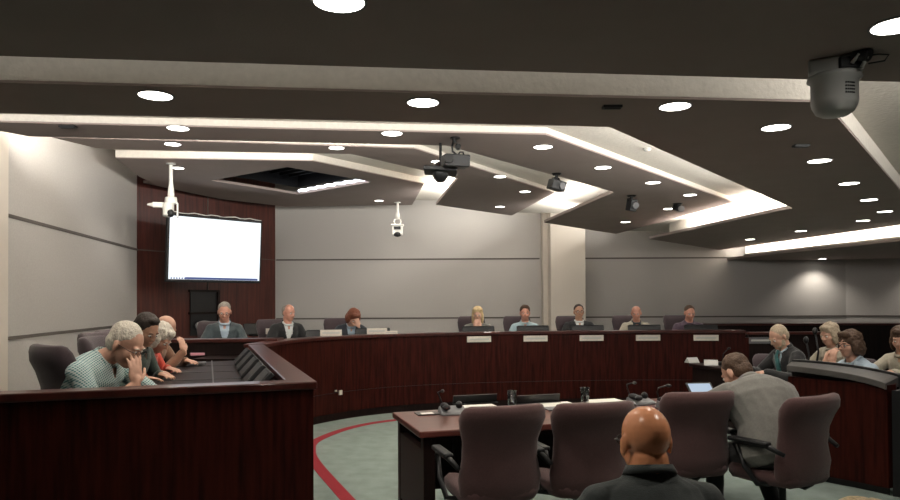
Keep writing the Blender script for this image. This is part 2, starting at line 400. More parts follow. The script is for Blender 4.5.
ceiling_bit(772, 201, hC+.06, 'sprinkler_cover', 'small round cover at the cove tip, the right of the close pair', 'sprinkler', .03, 'camgrey', 'round covers on the pale ceiling')

# big dome camera under the nearest panel
p = at_z(834, 62, CZ+hA)
t = thing('dome_camera', 'large pale grey dome security camera hanging under the nearest dark ceiling panel', 'security camera', (p.x, p.y, CZ+hA), -.35)
k = .88
MB().loft([[V((x*k, y*k, z*k)) for x, y in ((-.125, -.08), (.04, -.11), (.12, -.06), (.12, .08), (.03, .11), (-.10, .09))] for z in (0, -.085)]).build('mounting_box', 'camgrey', t, bevel=.012)
MB().box((.055*k, -.088*k, -.045*k), (.11*k, .03, .062*k), Euler((0, 0, .35)).to_matrix()).build('cable_opening', 'black', t, bevel=.004)
MB().tube([(.05, -.10, -.05), (.07, -.125, -.02), (.10, -.12, -.035), (.085, -.10, -.075)], .008).build('cable', 'camgrey', t, smooth=True)
MB().tube([(.10, -.06, -.01), (.15, -.07, .0-.01), (.19, -.06, -.015), (.18, -.04, -.035), (.12, -.04, -.04)], .004).build('cable', 'black', t, smooth=True)
MB().cyl((.06, -.09, -.005), (.11, -.12, -.03), .03).build('junction', 'black', t, bevel=.003)
MB().lathe([(.001, -.07), (.118*k, -.07), (.122*k, -.09), (.105*k, -.10), (.105*k, -.20), (.10*k, -.225), (.085*k, -.255), (.06*k, -.27), (.001, -.272)], n=36).build('housing', 'camgrey', t, smooth=True)
MB().ell((.0, -.015, -.262*k), (.055*k, .055*k, .03), n=20).build('dome_lens', 'black', t, smooth=True)
g = MB()
for i in range(5):
    for j in range(4):
        a = -1.25+i*.10; g.box((.106*k*math.cos(a), .106*k*math.sin(a), (-.135-.016*j)), (.004, .006, .007), Matrix.Rotation(a, 3, 'Z'))
g.build('vent_grille', 'black', t)
t.scale = (.93, .93, .80)

# white pole cameras
def pole_camera(px, py, h, lab, L, s, rz):
    p = at_z(px, py, CZ+h)
    t = thing('pole_camera', lab, 'security camera', (p.x, p.y, CZ+h), rz, 'white cameras on ceiling poles')
    MB().lathe([(.001, 0), (.06*s, 0), (.06*s, -.012), (.03*s, -.018), (.001, -.018)]).build('ceiling_plate', 'camgrey', t, smooth=True)
    MB().lathe([(.022*s, 0), (.024*s, -L*.55), (.038*s, -L*.75), (.042*s, -L), (.001, -L)]).build('pole', 'white', t, smooth=True)
    return t
t = pole_camera(171, 163.5, hE, 'white pan and tilt camera on a ceiling pole above the television corner', .48, 1.05, .3)
MB().cyl((0, 0, -.46), (0, 0, -.55), .075, .085).build('motor_collar', 'white', t, smooth=True, bevel=.01)
MB().box((-.12, -.02, -.575), (.22, .07, .07)).cyl((-.22, -.02, -.575), (-.30, -.02, -.575), .03, .012).build('camera_arm', 'white', t, bevel=.01)
MB().cyl((-.03, -.03, -.55), (-.03, -.05, -.73), .075, .07).build('camera_head', 'white', t, smooth=True, bevel=.015)
MB().ell((-.0, -.09, -.69), (.05, .04, .055)).build('lens', 'black', t, smooth=True)
MB().box((.085, -.02, -.64), (.02, .08, .2)).build('side_bracket', 'white', t, bevel=.005)
t = pole_camera(397.5, 202.3, hE, 'white camera on a ceiling pole hanging before the grey back wall', .32, 1.1, 0)
MB().loft([[V((math.cos(a)*r, 0+y, -.37+math.sin(a)*r)) for a in [PI*i/12*2 for i in range(12)]] for r, y in ((.075, -.02), (.055, -.02), (.055, .02), (.075, .02))], closed=True, cap=False).build('yoke', 'white', t)
MB().box((0, 0, -.53), (.20, .16, .20)).box((0, 0, -.44), (.24, .19, .03)).build('camera_head', 'white', t, bevel=.012)
MB().box((0, -.085, -.50), (.13, .02, .06)).build('sensor_window', 'black', t, bevel=.004)
MB().ell((0, -.05, -.62), (.075, .07, .05)).build('lens', 'black', t, smooth=True)

# black projector with bracket, and the black dome speaker beside it
p = at_z(455, 137.5, CZ+hC); q = at_y(456, 162, p.y); sc = p.y/F
t = thing('projector', 'black box projector hanging from a hooked bracket at the middle of the ceiling', 'projector', (p.x, p.y, CZ+hC))
dz = q.z-(CZ+hC)
MB().cyl((-.005, 0, 0), (-.005, 0, -5.5*sc), 2.4*sc).cyl((0, 0, -.0), (0, 0, -.012), 5*sc).build('ceiling_mount', 'blackm', t, smooth=False)
MB().tube([(-2*sc, 0, -5*sc), (-3*sc, 0, -9*sc), (-2.4*sc, 0, -14*sc), (2*sc, 0, -18*sc)], 1.1*sc).build('hook_arm', 'blackm', t, smooth=True)
MB().cyl((3*sc, -.03, -9.5*sc), (3*sc, .03, -9.5*sc), 2.8*sc).build('tilt_knob', 'blackm', t, bevel=.003)
MB().box((.0, 0, dz+.5*sc), (25*sc, .22, 12*sc), Euler((.1, .03, .2)).to_matrix()).build('projector_body', 'black', t, bevel=.008)
MB().tube([(3*sc, 0, dz+7*sc), (5*sc, 0, dz+10*sc), (8*sc, 0, dz+10*sc), (9*sc, 0, dz+6*sc)], .006).build('cable', 'blackm', t, smooth=True)
MB().cyl((-6*sc, -.12, dz), (-6*sc, -.15, dz), .035).cyl((-9*sc, -.10, dz), (-9*sc, -.14, dz), .012).build('lens', 'blackm', t)
p2 = at_y(440.5, 171, p.y+.15); sc = p2.y/F
t = thing('dome_speaker', 'black half dome speaker with flat flange hanging just left below the projector', 'speaker', p2[:])
MB().box((0, 0, 0), (33*sc, .26, 4*sc), Euler((0, .06, 0)).to_matrix()).build('flange', 'black', t, bevel=.006)
MB().ell((0, 0, -1*sc), (8.5*sc, 8.5*sc, 11*sc), n=24, m=12).build('dome', 'black', t, smooth=True)
MB().cyl((0, .05, 0), (0, .05, CZ+hC-p2.z), .012).build('hanger_rod', 'blackm', t)
def spotlight(px, top, py, h, lab, wd, hh, rot):
    p = at_z(px, top, CZ+h); sc = p.y/F
    t = thing('spotlight', lab, 'spotlight', (p.x, p.y, CZ+h), 0, 'black spotlights on the ceiling')
    L = (py-top)*sc
    MB().cyl((0, 0, 0), (0, 0, -.02), 5*sc, 3.5*sc).cyl((0, 0, -.02), (0, 0, -L*.55), 1.5*sc).build('mount', 'blackm', t)
    R = Euler(rot).to_matrix()
    MB().box((0, 0, -L), (wd*sc, .14, hh*sc), R).build('lamp_body', 'black', t, bevel=.008)
    MB().tube([(-3*sc, 0, -L*.6), (-3.5*sc, .03, -L*.35), (0, .04, -L*.25), (3*sc, .03, -L*.4), (2*sc, 0, -L*.7)], .01).build('yoke', 'blackm', t, smooth=True)
    MB().cyl(R @ V((wd*.2*sc, -.07, 0))+V((0, 0, -L)), R @ V((wd*.2*sc, -.09, 0))+V((0, 0, -L)), 3.2*sc).build('lens', 'grey', t)
spotlight(556.5, 173.5, 185.5, hC, 'boxy black spotlight hanging at the bright cove above the pilaster', 15, 10, (.1, .25, .3))
spotlight(631.5, 195.5, 205, hC, 'slim black spotlight hanging near the middle of the third dark panel', 7, 12, (.2, .08, .2))
spotlight(677.5, 203.5, 208, hC, 'faint small black spotlight beside the row of downlights near the cove tip', 6, 6, (.2, .3, .2))

# ================================================ TELEVISION WALL
a0, a1 = V((-5.13, 11.3, 0)), V((-3.62, YB, 0)); wd = (a1-a0).normalized(); wn = V((wd.y, -wd.x, 0))
def on_wall(px, py, off=.0):                             # sight line met with the wooden wall, off metres in front
    r = ray(px, py); o0 = a0+wn*off; return V((0, 0, CZ))+r*((o0-V((0, 0, CZ))).dot(wn)/r.dot(wn))
c = [at_y(168, 212, 10.9), at_y(262, 221.5, 12.15), at_y(259, 283.5, 12.15), at_y(164, 281.5, 10.9)]
cc = (c[0]+c[1]+c[2]+c[3])/4; ux = (c[1]-c[0]+c[2]-c[3]); W_ = ux.length/2; ux = V((ux.x, ux.y, 0)).normalized(); H_ = ((c[0]-c[3]).length+(c[1]-c[2]).length)/2
t = thing('television', 'large wall mounted television showing a bright white page before the dark wooden wall', 'television', cc[:], math.atan2(ux.y, ux.x))
R = Euler((.06, 0, 0)).to_matrix()
MB().box((0, 0, 0), (W_, .07, H_), R).build('casing', 'black', t, bevel=.01)
MB().box(R @ V((0, -.038, .0)), (W_-.07, .006, H_-.09), R).build('screen', 'screen', t)
MB().box(R @ V((.12, -.0425, -H_/2+.065)), (W_-.38, .003, .035), R).build('task_bar', 'screenbar', t)
tb = MB()
for i in range(7): tb.box(R @ V((-W_/2+.08+i*.045, -.0425, -H_/2+.062)), (.025, .003, .022), R)
tb.build('task_icons', 'screenbar', t)
dl = MB()
for i in range(9): dl.box(R @ V((-.05+.02*(i % 3), -.0425, .38-.085*i)), (W_*.42-.1*(i % 2), .002, .006), R)
dl.build('document_lines', 'screenline', t)
MB().box((0, .16, 0), (.3, .26, .3)).build('wall_bracket', 'blackm', t)
cb = MB().tube([R @ V((-W_/2+.03+i*W_/16*.97, -.02+.02*math.sin(i), H_/2+.012+.012*math.sin(i*1.9))) for i in range(17)], .008); cb.build('cable', 'white', t, smooth=True)
# niche in the wooden wall
q = [on_wall(190, 291, .01), on_wall(216, 290, .01), on_wall(216, 334, .01), on_wall(190, 336, .01)]
t = thing('wall_niche', 'black niche with a grey shelf unit in the wooden wall under the television', 'niche', ((q[2]+q[3])/2)[:], math.atan2(wd.y, wd.x))
W2 = (q[1]-q[0]).length; H2 = abs(q[0].z-q[3].z)
MB().box((0, 0, H2/2), (W2, .03, H2)).build('opening', 'black', t)
MB().box((-.0, -.03, H2/2), (W2+.1, .03, .04)).box((0, -.03, H2), (W2+.1, .03, .04)).box((W2/2+.03, -.03, H2/2), (.05, .03, H2)).build('frame', 'darkwood', t)
MB().ell((-.05, -.08, H2*.22), (.22, .07, .09)).build('shelf_unit', 'grey', t, smooth=True)
groove(tuple(a0.lerp(a1, .45)[:2]), tuple(a0.lerp(a1, .455)[:2]), 2.6, 2.4)

# ================================================ COUNCIL DAIS
DH = 1.10
arc = [(-2.03, 7.42), (-1.96, 8.0), (-1.80, 8.55), (-1.5, 9.02), (-1.1, 9.42), (-.6, 9.72), (.2, 10.0), (1.33, 10.2), (2.8, 10.3), (4.36, 10.2)]
arc = smooth_line(arc, 6)
PF = .20
plat = offset(arc, .16)
# raised floor behind the dais and the left wing
wing_o = [(-.78, 3.93), (-2.03, 7.42)]
LF = [(-.80, 3.95), (-2.0, 7.42)]+[p for p in plat[1:]]+[(4.3, YB), (-3.62, YB), (-5.13, 11.3), (-4.37, 6.8), (-4.4, 3.35)]
fn = [(-.90, 4.02), (-2.10, 7.36)]+plat[2:]+[(4.3, 12.6), (4.3, YB-.02), (-3.55, YB-.02), (-5.05, 11.3), (-4.30, 6.85), (-4.12, 6.0), (-4.12, 3.50)]
struct(MB().prism(fn, 0, PF).build('floor', 'carpet'))
t = thing('council_dais', 'long curved cherry wood council dais sweeping across the back of the room', 'dais', (1.33, 10.2, 0))
MB().ribbon(arc, offset(arc, .06), .10, DH-.04).build('front_panel', 'wood', t, world=True)
MB().ribbon(offset(arc, .02), offset(arc, .07), 0, .10).build('plinth', 'darkwood', t, world=True)
MB().ribbon(offset(arc, -.03), offset(arc, .20), DH-.04, DH).build('cap', 'woodtop', t, world=True, bevel=.006)
MB().ribbon(offset(arc, .10), offset(arc, .78), .90, .94).build('work_surface', 'darkwood', t, world=True)
e0 = V(arc[-1]); e1 = V(offset(arc, .78)[-1]); 
MB().prism([tuple(e0), tuple(e1), tuple(e1+V((.05, 0))), tuple(e0+V((.05, 0)))], 0, .99).build('end_panel', 'wood', t, world=True)
sm = MB()
MB().ribbon(offset(arc, -.004), offset(arc, .0), .36, .366).build('panel_seam', 'black', t, world=True)

# left wing
wo = [(-2.02, 7.40), (-.78, 3.93)]                        # outer face, facing the floor
n1 = V((3.93-7.40, -(-.78+2.02))).normalized(); n1 = V((-abs(n1.x), -abs(n1.y)))   # inward (left)
fd = (V((-2.25, 3.45))-V((-.78, 3.93))).normalized(); A0 = V((-.78, 3.93)); A1 = A0+fd*3.55; fin = V((fd.y, -fd.x))
if fin.y < 0: fin = -fin
t = thing('side_desk', 'dark cherry side desk in the left foreground with high front and side panels', 'desk', (-.78, 3.93, 0))
MB().prism([tuple(A0), tuple(A1), tuple(A1+fin*.06), tuple(A0+fin*.06)], 0, DH-.045).build('front_panel', 'wood', t, world=True)
wv = (V(wo[0])-V(wo[1])).normalized(); wi = V((-wv.y, wv.x)); 
MB().prism([tuple(A0+fin*.06), wo[0], tuple(V(wo[0])+wi*.06), tuple(A0+fin*.06+wi*.06)], 0, DH-.045).build('side_panel', 'wood', t, world=True)
mitre = [tuple(A0-fin*.02-fd*.02), tuple(A1-fin*.02), tuple(A1+fin*.13), tuple(A0+fin*.13+wi*.15), tuple(V(wo[0])+wi*.14), tuple(V(wo[0])-wi*.02)]
MB().prism(mitre, DH-.045, DH).build('cap', 'woodtop', t, world=True, bevel=.008)
ws = [tuple(A0+fin*.06+wi*.06), tuple(A0+fin*.06+wi*1.0), tuple(V(wo[0])+wi*.95-wv*.15), tuple(V(wo[0])+wi*.06)]
MB().prism(ws, .90, .94).build('work_surface', 'desktop', t, world=True)
wsr = MB()
for k in range(1, 6):
    b = V(wo[1]).lerp(V(wo[0]), k/6); wsr.prism([tuple(b+wi*.16), tuple(b+wi*.98), tuple(b+wi*.98+wv*.012), tuple(b+wi*.16+wv*.012)], .94, .944)
b0, b1 = V(wo[1])+wi*.52+wv*.12, V(wo[0])+wi*.5
wsr.prism([tuple(b0), tuple(b1), tuple(b1+wi*.012), tuple(b0+wi*.012)], .94, .944)
wsr.build('inlay', 'greytop', t, world=True)
MB().prism([tuple(A0+fin*.07+wi*.10), tuple(A0+fin*.07-wi*0+fd*2.6), tuple(A0+fin*.085+fd*2.6), tuple(A0+fin*.085+wi*.10)], .94, DH-.05).build('inner_strip', 'greytop', t, world=True)

# tilted desk monitors along the left wing
def desk_monitor(x, y, z, rz, lab, w=.44, hgt=.30, tilt=.9, group='tilted monitors on the side desk'):
    t = thing('desk_monitor', lab, 'monitor', (x, y, z), rz, group)
    R = Euler((-tilt, 0, 0)).to_matrix(); h2 = hgt*math.cos(tilt)/2
    MB().box((0, 0, h2+.02), (w, .035, hgt), R).build('casing', 'darkgrey', t, bevel=.006)
    MB().box(V((0, 0, h2+.02))+R @ V((0, -.019, 0)), (w-.03, .004, hgt-.03), R).build('screen', 'black', t)
    MB().box((0, .06, .01), (w*.5, .16, .02)).build('stand', 'black', t, bevel=.003)
    return t
mr = math.atan2(wv.y, wv.x)
names = ['nearest', 'second nearest', 'middle', 'second farthest', 'farthest']
mp = None
for k in range(5):
    b = V(wo[1]).lerp(V(wo[0]), .19+.150*k)+wi*.24
    lab = 'grey edged tilted monitor on the side desk, %s of the row of five' % names[k]
    loc, rz = (b.x, b.y, .94), math.atan2(wi.x, -wi.y)
    mp = desk_monitor(*loc, rz, lab, w=.34, hgt=.19, tilt=.75) if k == 0 else dup(mp, loc, rz, lab)
# small things on the side desk
def small_box(px, py, z, name, lab, cat, size, m, rz=0, group=None, bevel=.004):
    p = at_z(px, py, z); return tag(MB().box((0, 0, size[2]/2), size).build(name, m, loc=(p.x, p.y, z), rz=rz, bevel=bevel), lab, cat, group)
small_box(199, 355, .944, 'pink_paper', 'pink and white folded paper lying on the side desk before the bald man', 'paper', (.20, .16, .03), 'pinkpaper', .5)
small_box(215, 352, .944, 'remote_control', 'small pale grey control lying beside the pink paper', 'remote', (.16, .05, .02), 'grey', .3)
small_box(197, 365, .944, 'desk_microphone', 'small grey microphone on the side desk nearer than the pink paper', 'microphone', (.16, .08, .03), 'grey', .2)

# back counter behind the right wing
bc = [(4.9, 13.35), (7.4, 13.25), (10.2, 12.6)]
t = thing('back_counter', 'dark wood counter running below the groove along the right back wall', 'counter', (7.4, 13.2, 0))
MB().ribbon(bc, offset(bc, .5), 0, 1.05).build('body', 'darkwood', t, world=True)
MB().ribbon(offset(bc, -.03), offset(bc, .5), 1.05, 1.09).build('counter_top', 'woodtop', t, world=True, bevel=.006)
# dim rear partition with a dark plate, behind the end of the dais
t = thing('rear_partition', 'low dark wooden partition right of the end of the dais', 'partition', (5.0, 10.9, 0))
MB().box((.35, 0, .50), (1.3, .06, 1.0)).build('panel', 'darkwood', t); MB().box((.35, 0, 1.02), (1.34, .12, .04)).build('cap', 'woodtop', t, bevel=.005)

# ---------------- name plates
def plate_obj(m='plate', w=.36, h=.085):
    t = thing('name_plate', 'x', 'name plate')
    MB().box((0, 0, h/2), (w, .012, h)).build('plate', m, t, bevel=.002)
    MB().box((0, -.008, h/2), (w*.8, .003, h*.28)).build('lettering_band', 'camgrey', t)
    return t
def arc_front(px, off=0, pts=arc):                       # where the sight column px meets the dais front
    r = ray(px, 330); best = None; pp = offset(pts, off)
    for a, b in zip(pp, pp[1:]):
        a, b = V(a), V(b); d = b-a; den = r.x*d.y-r.y*d.x
        if abs(den) < 1e-9: continue
        s_ = (a.x*d.y-a.y*d.x)/den; u = (r.y*a.x-r.x*a.y)/(-den) if False else ((r.x*s_-a.x)*d.x+(r.y*s_-a.y)*d.y)/d.length_squared
        if -.001 <= u <= 1.001 and s_ > 0: best = (V((r.x*s_, r.y*s_)), math.atan2(d.y, d.x))
    return best
pp0 = None
who = ['blonde woman', 'man in the pale blue shirt', 'man in the black jacket', 'man in the beige jacket', 'man in the purple shirt']
for i, px in enumerate((479, 535.5, 591.5, 648, 706)):
    p, a = arc_front(px, -.012)
    q = (p.x, p.y, .955-.002*i)
    lab = 'pale name plate fixed on the dais front below the %s' % who[i]
    if pp0 is None: pp0 = plate_obj(); pp0.location = q; pp0.rotation_euler = (0, 0, a); pp0['label'] = lab; pp0['group'] = 'name plates at the dais'
    else: dup(pp0, q, a, lab, 'name plates at the dais')
for px, off, lab in ((276, .0, 'pale name plate on the dais cap before the balding man'), (331, .14, 'pale name plate on the dais cap left of the red haired woman'), (377, .14, 'pale name plate on the dais cap right of the red haired woman'), (391, -.0, 'small pale plate lying on the dais edge, rightmost near the red haired woman')):
    if px < 280: q2 = at_z(276, 334, DH); r_ = dup(pp0, (q2.x, q2.y, DH), .35, lab)
    else:
        p, a = arc_front(px, off); r_ = dup(pp0, (p.x, p.y, DH), .15, lab)
    r_.scale = (.78, 1, .95) if px != 391 else (.5, 1, .5)
t = thing('corner_counter', 'dark wood counter shelf between the side desk and the curved dais', 'counter', (-2.55, 7.95, 0))
MB().prism([(-2.0, 7.98), (-1.98, 8.22), (-3.35, 8.12), (-3.35, 7.88)], 1.09, 1.13).build('raised_shelf', 'woodtop', t, world=True, bevel=.005)
MB().prism([(-2.03, 8.01), (-2.03, 8.17), (-3.3, 8.09), (-3.3, 7.91)], .2, 1.09).build('body', 'darkwood', t, world=True)
t = plate_obj('platedim', .38, .10); t.location = (4.88, 10.86, .86); t['label'] = 'dim grey name plate on the low partition right of the dais'; t['group'] = 'name plates at the dais'

# monitors on the dais in front of the members
def dais_monitor(w=.50, h=.20):
    t = thing('desk_monitor', 'x', 'monitor')
    R = Euler((-.25, 0, 0)).to_matrix()
    MB().box((0, 0, h/2+.03), (w, .03, h), R).build('casing', 'black', t, bevel=.006)
    MB().box((0, .04, .015), (.2, .16, .03)).build('stand', 'blackm', t, bevel=.004)
    MB().box(V((0, -.0, h+.032)), (w-.03, .02, .004), R).build('top_edge', 'darkgrey', t)
    return t
dm = None
for i, px in enumerate((478.5, 533, 588, 644.5, 701)):
    p, a = arc_front(px, .30); lab = 'black low monitor on the dais in front of the %s' % who[i]
    if dm is None: dm = dais_monitor(); dm.location = (p.x, p.y, .94); dm.rotation_euler = (0, 0, a+PI*0); dm['label'] = lab; dm['group'] = 'monitors on the dais'
    else: dup(dm, (p.x, p.y, .94), a, lab, 'monitors on the dais')
for px, py, rz, lab in ((257, 327, .75, 'black tilted monitor on the dais left of the balding man'), (324, 327, .45, 'black tilted monitor on the dais left of the red haired woman'), (373, 325.5, .3, 'black tilted monitor on the dais right of the red haired woman')):
    p, a = arc_front(px, .35) if px > 270 else (at_z(257, 336, .94).xy, 0)
    dup(dm, (p.x, p.y, .94), rz, lab, 'monitors on the dais')
for px, py, lab in ((340, 392.5, 'small pale socket on the front of the dais near the floor'), ):
    p, a = arc_front(px, 0); z = at_y(px, py, p.y).z
    tag(MB().box((0, -.006, 0), (.05, .02, .06)).box((-.08, -.006, .03), (.03, .02, .02)).build('wall_socket', 'plate', loc=(p.x, p.y, z), rz=a), lab, 'socket')

# red border stripe on the carpet
sp = smooth_line([(3.6, 9.82), (2.2, 9.85), (1.2, 9.72), (.2, 9.45), (-.76, 9.02), (-1.24, 8.50), (-1.50, 7.75), (-1.46, 7.2), (-1.28, 6.6), (-.80, 5.40), (-.35, 4.3), (.3, 3.0)], 6)
a_, b_ = offset(sp, .055), offset(sp, -.055)
struct(MB().loft([[V((p[0], p[1], 0)), V((q[0], q[1], 0)), V((q[0], q[1], .004)), V((p[0], p[1], .004))] for p, q in zip(a_, b_)]).build('trim_91', 'redcarpet'))

# ================================================ WITNESS TABLE
T0 = V((-.19, 4.24)); ang = .295; U = V((math.cos(ang), math.sin(ang))); Vv = V((-U.y, U.x)); TL, TW = 2.75, .80
t = thing('witness_table', 'long dark framed table with reddish polished top in the middle foreground', 'table', (T0.x, T0.y, 0), ang)
MB().box((TL/2, TW/2, .73), (TL, TW, .04)).build('table_top', 'tabletop', t, bevel=.008)
MB().box((TL/2, TW-.10, .45), (TL-.2, .03, .50)).build('modesty_panel', 'darkwood', t)
MB().box((.06, TW/2, .39), (.05, TW-.22, .46)).build('side_panel', 'darkwood', t)
MB().box((TL/2, .04, .697), (TL-.16, .03, .026)).build('apron', 'darkwood', t)
for x, y in ((.07, .07), (.07, TW-.07), (TL-.07, .07), (TL-.07, TW-.07), (TL/2, .10)):
    MB().box((x, y, .355), (.075, .075, .71)).build('leg', 'darkwood', t, bevel=.004)
TZ = .75
def onT(px, py): return at_z(px, py, TZ)
def delegate_unit(px, py, rz, lab):
    p = onT(px, py); t = thing('conference_microphone', lab, 'microphone', (p.x, p.y, TZ), rz, 'microphone units on the witness table')
    MB().loft([[V((x, y, 0)) for x, y in ((-.10, -.07), (.10, -.07), (.10, .07), (-.10, .07))], [V((x, y, z)) for x, y, z in ((-.09, -.06, .02), (.09, -.06, .02), (.09, .06, .055), (-.09, .06, .055))]]).build('base', 'grey', t, bevel=.008)
    MB().ell((-.06, .01, .06), (.028, .06, .022)).ell((-.06, -.05, .055), (.03, .028, .022)).build('handset', 'black', t, smooth=True)
    MB().ell((.05, .02, .06), (.025, .03, .028)).build('speaker_knob', 'black', t, smooth=True)
    MB().tube([(-.06, .05, .05), (-.08, .06, .11), (-.10, .04, .15), (-.085, -.02, .17)], .006).ell((-.082, -.03, .17), (.012, .022, .012)).build('gooseneck', 'black', t, smooth=True)
    return t
delegate_unit(453, 414, .25, 'grey conference microphone unit with gooseneck at the left end of the witness table')
delegate_unit(641, 404, .4, 'black and grey conference microphone unit just right above the bald head')
delegate_unit(669, 407, .9, 'dark conference unit half hidden behind the third plum chair')
def slab(px, py, name, lab, cat, size, m, rz, group=None): return small_box(px, py, TZ, name, lab, cat, size, m, rz, group, .0015)
slab(427, 414, 'note_pad', 'small white note card on a dark pad at the left end of the witness table', 'note pad', (.16, .12, .008), 'greytop', ang)
small_box(427, 413.6, TZ+.008, 'note_card', 'small round cornered white card lying on the dark pad at the table corner', 'card', (.09, .06, .004), 'paper', ang, None, .0015)
slab(478, 407.5, 'paper_sheet', 'white sheets lying behind the leftmost plum chair', 'paper', (.30, .22, .006), 'paper', ang, 'papers on the witness table')
slab(556, 405, 'paper_sheet', 'white sheets lying between the two tumblers', 'paper', (.30, .22, .006), 'paper', ang, 'papers on the witness table')
slab(604, 401.5, 'paper_sheet', 'white sheets right of the right tumbler', 'paper', (.30, .2, .006), 'paper', ang, 'papers on the witness table')
slab(560, 409, 'tablet_computer', 'grey tablet lying between the first two plum chairs', 'tablet', (.24, .14, .010), 'grey', ang)
for px, lab in ((482, 'low black stand behind the papers at the leftmost plum chair'), (547, 'low black stand behind the papers between the tumblers')):
    p = onT(px, 406.5); p = V((p.x, p.y, 0))+V((*Vv, 0))*.16
    t = thing('document_stand', lab, 'stand', (p.x, p.y, TZ), ang, 'low black stands on the witness table')
    MB().box((0, 0, .035), (.36, .012, .07), Euler((.2, 0, 0)).to_matrix()).build('panel', 'black', t); MB().box((0, -.01, .004), (.36, .05, .008)).build('foot', 'black', t)
for px, lab in ((512, 'dark glass tumbler on the witness table above the leftmost plum chair'), (585, 'dark glass tumbler on the witness table above the second plum chair')):
    p = onT(px, 405.5 if px < 550 else 402)
    t = thing('tumbler', lab, 'glass', (p.x, p.y, TZ), 0, 'tumblers on the witness table')
    MB().lathe([(.001, 0), (.030, 0), (.037, .115), (.034, .115), (.028, .010), (.001, .010)]).build('glass_body', 'glass', t, smooth=True)
    MB().lathe([(.001, .012), (.027, .012), (.031, .075), (.001, .075)]).build('drink', 'darkwood', t, smooth=True)
p = at_z(700, 394, .80)
p = onT(701, 396)
t = thing('tablet_display', 'small lit tablet propped up in front of the man in the grey suit', 'tablet', (p.x, p.y, TZ), .1)
Rt = Euler((-.9, 0, 0)).to_matrix()
MB().box((0, 0, .055), (.22, .012, .15), Rt).build('casing', 'black', t, bevel=.003)
MB().box(V((0, 0, .055))+Rt @ V((0, -.007, 0)), (.19, .003, .12), Rt).build('screen', 'tablet', t)
cb = thing('cable_bundle', 'tangle of thin black cables hanging under the left end of the witness table', 'cable', (.1, 4.9, 0))
for i in range(7):
    x = .0+.06*i; pts = [(x, 4.75+.02*i, .62), (x+.05, 4.72, .3), (x+.02+.04*random.random(), 4.66, .12), (x+.12, 4.6-.05*i, .03), (x+.3, 4.62, .012), (x+.5+.1*random.random(), 4.8, .012)]
    MB().tube([V((*q, 0)) + V((0, 0, pz)) for q, pz in [(c[:2], c[2]) for c in [(*s_, z_) for s_, z_ in zip(smooth_line([c[:2] for c in pts], 4), [v for j in range(5) for v in [pts[j][2]+(pts[j+1][2]-pts[j][2])*k/4 for k in range(4)]]+[pts[-1][2]])]]], .006, 6).build('cable', 'blackm', cb, smooth=True, world=True)

# ================================================ CHAIRS
def srect(w, t, z, y0, curl, n=20):                       # rounded slab outline at a height; ends curl forward (-Y)
    out = []
    for j in range(n):
        a = 2*PI*j/n; cx, sy = math.cos(a), math.sin(a)
        x = w*math.copysign(abs(cx)**.45, cx); y = t*math.copysign(abs(sy)**.8, sy)
        out.append(V((x, y+y0-curl*(x/w)**2, z)))
    return out
def office_chair(name, label, m, base=0, wide=.256, group=None, top=1.0, arms=True):
    t = thing(name, label, 'chair', (0, 0, 0), 0, group)
    h0 = .43
    prof = [(-.03, .74, .020, .17), (-.015, .86, .035, .175), (.03, .95, .052, .18), (.12, .98, .060, .185), (.24, .90, .050, .18), (.36, .90, .048, .195), (.44, .98, .055, .215), (.50, 1.02, .068, .235), (.55, .98, .058, .25), (.58, .92, .040, .262), (.59, .80, .02, .268)]
    k = (top-h0)/.59
    MB().loft([srect(wide*w_, th, h0+z*k, y, .055*w_) for z, w_, th, y in prof]).build('backrest', m, t, smooth=True)
    ss = []
    for z, k_ in ((.405, .80), (.41, .93), (.44, 1.0), (.475, 1.0), (.495, .93), (.50, .78)):
        ss.append([V((.25*k_*math.copysign(abs(math.cos(a))**.5, math.cos(a)), -.03+.25*k_*math.copysign(abs(math.sin(a))**.5, math.sin(a)), z-(.02 if math.sin(a) < -.8 else 0))) for a in [2*PI*j/24 for j in range(24)]])
    MB().loft(ss).build('seat', m, t, smooth=True)
    if arms:
        for s in (-1, 1):
            MB().tube([(s*.20, .05, .41), (s*.29, .03, .42), (s*.305, -.05, .52), (s*.30, -.12, .64), (s*.30, -.10, .66), (s*.30, .10, .665), (s*.27, .20, .62)], [.016, .017, .018, .018, .018, .018, .014]).build('armrest_frame', 'black', t, smooth=True)
            MB().box((s*.30, -.02, .675), (.06, .28, .03)).build('armrest_pad', 'black', t, bevel=.012)
    MB().box((0, 0, .395), (.2, .24, .03)).cyl((0, 0, .39), (0, 0, .24), .022).cyl((0, 0, .26), (0, 0, .09), .032).build('gas_lift', 'blackm', t)
    MB().tube([(0, .05, .40), (0, .15, .39), (0, .19, .42), (0, .20, .45)], .022).build('back_bracket', 'blackm', t, smooth=True)
    bs = MB()
    for i in range(5):
        a = 2*PI*i/5+.3; bs.cap((0, 0, .10), (.29*math.cos(a), .29*math.sin(a), .075), .028, .018)
    bs.cyl((0, 0, .06), (0, 0, .13), .045).build('star_base', 'black', t)
    for i in range(5):
        a = 2*PI*i/5+.3; x, y = .29*math.cos(a), .29*math.sin(a)
        MB().cyl((x-.022*math.sin(a), y+.022*math.cos(a), .03), (x+.022*math.sin(a), y-.022*math.cos(a), .03), .03, n=14).cyl((x, y, .05), (x, y, .075), .008).build('caster', 'black', t)
    return t
fw = V((-U.y, U.x))                                       # chairs face the table
ch = office_chair('office_chair', 'x', 'chair', group='plum office chairs at the witness table', top=.965)
def back_at(t, px, d, dirv, off=.235):                    # put the backrest in the sight column px at distance d
    r = ray(px, 420); b = V((r.x, r.y))*(d/r.y); dv = V(dirv).normalized(); c = b+dv*off
    t.location = (c.x, c.y, 0); t.rotation_euler = (0, 0, face(dv.x, dv.y)); return t
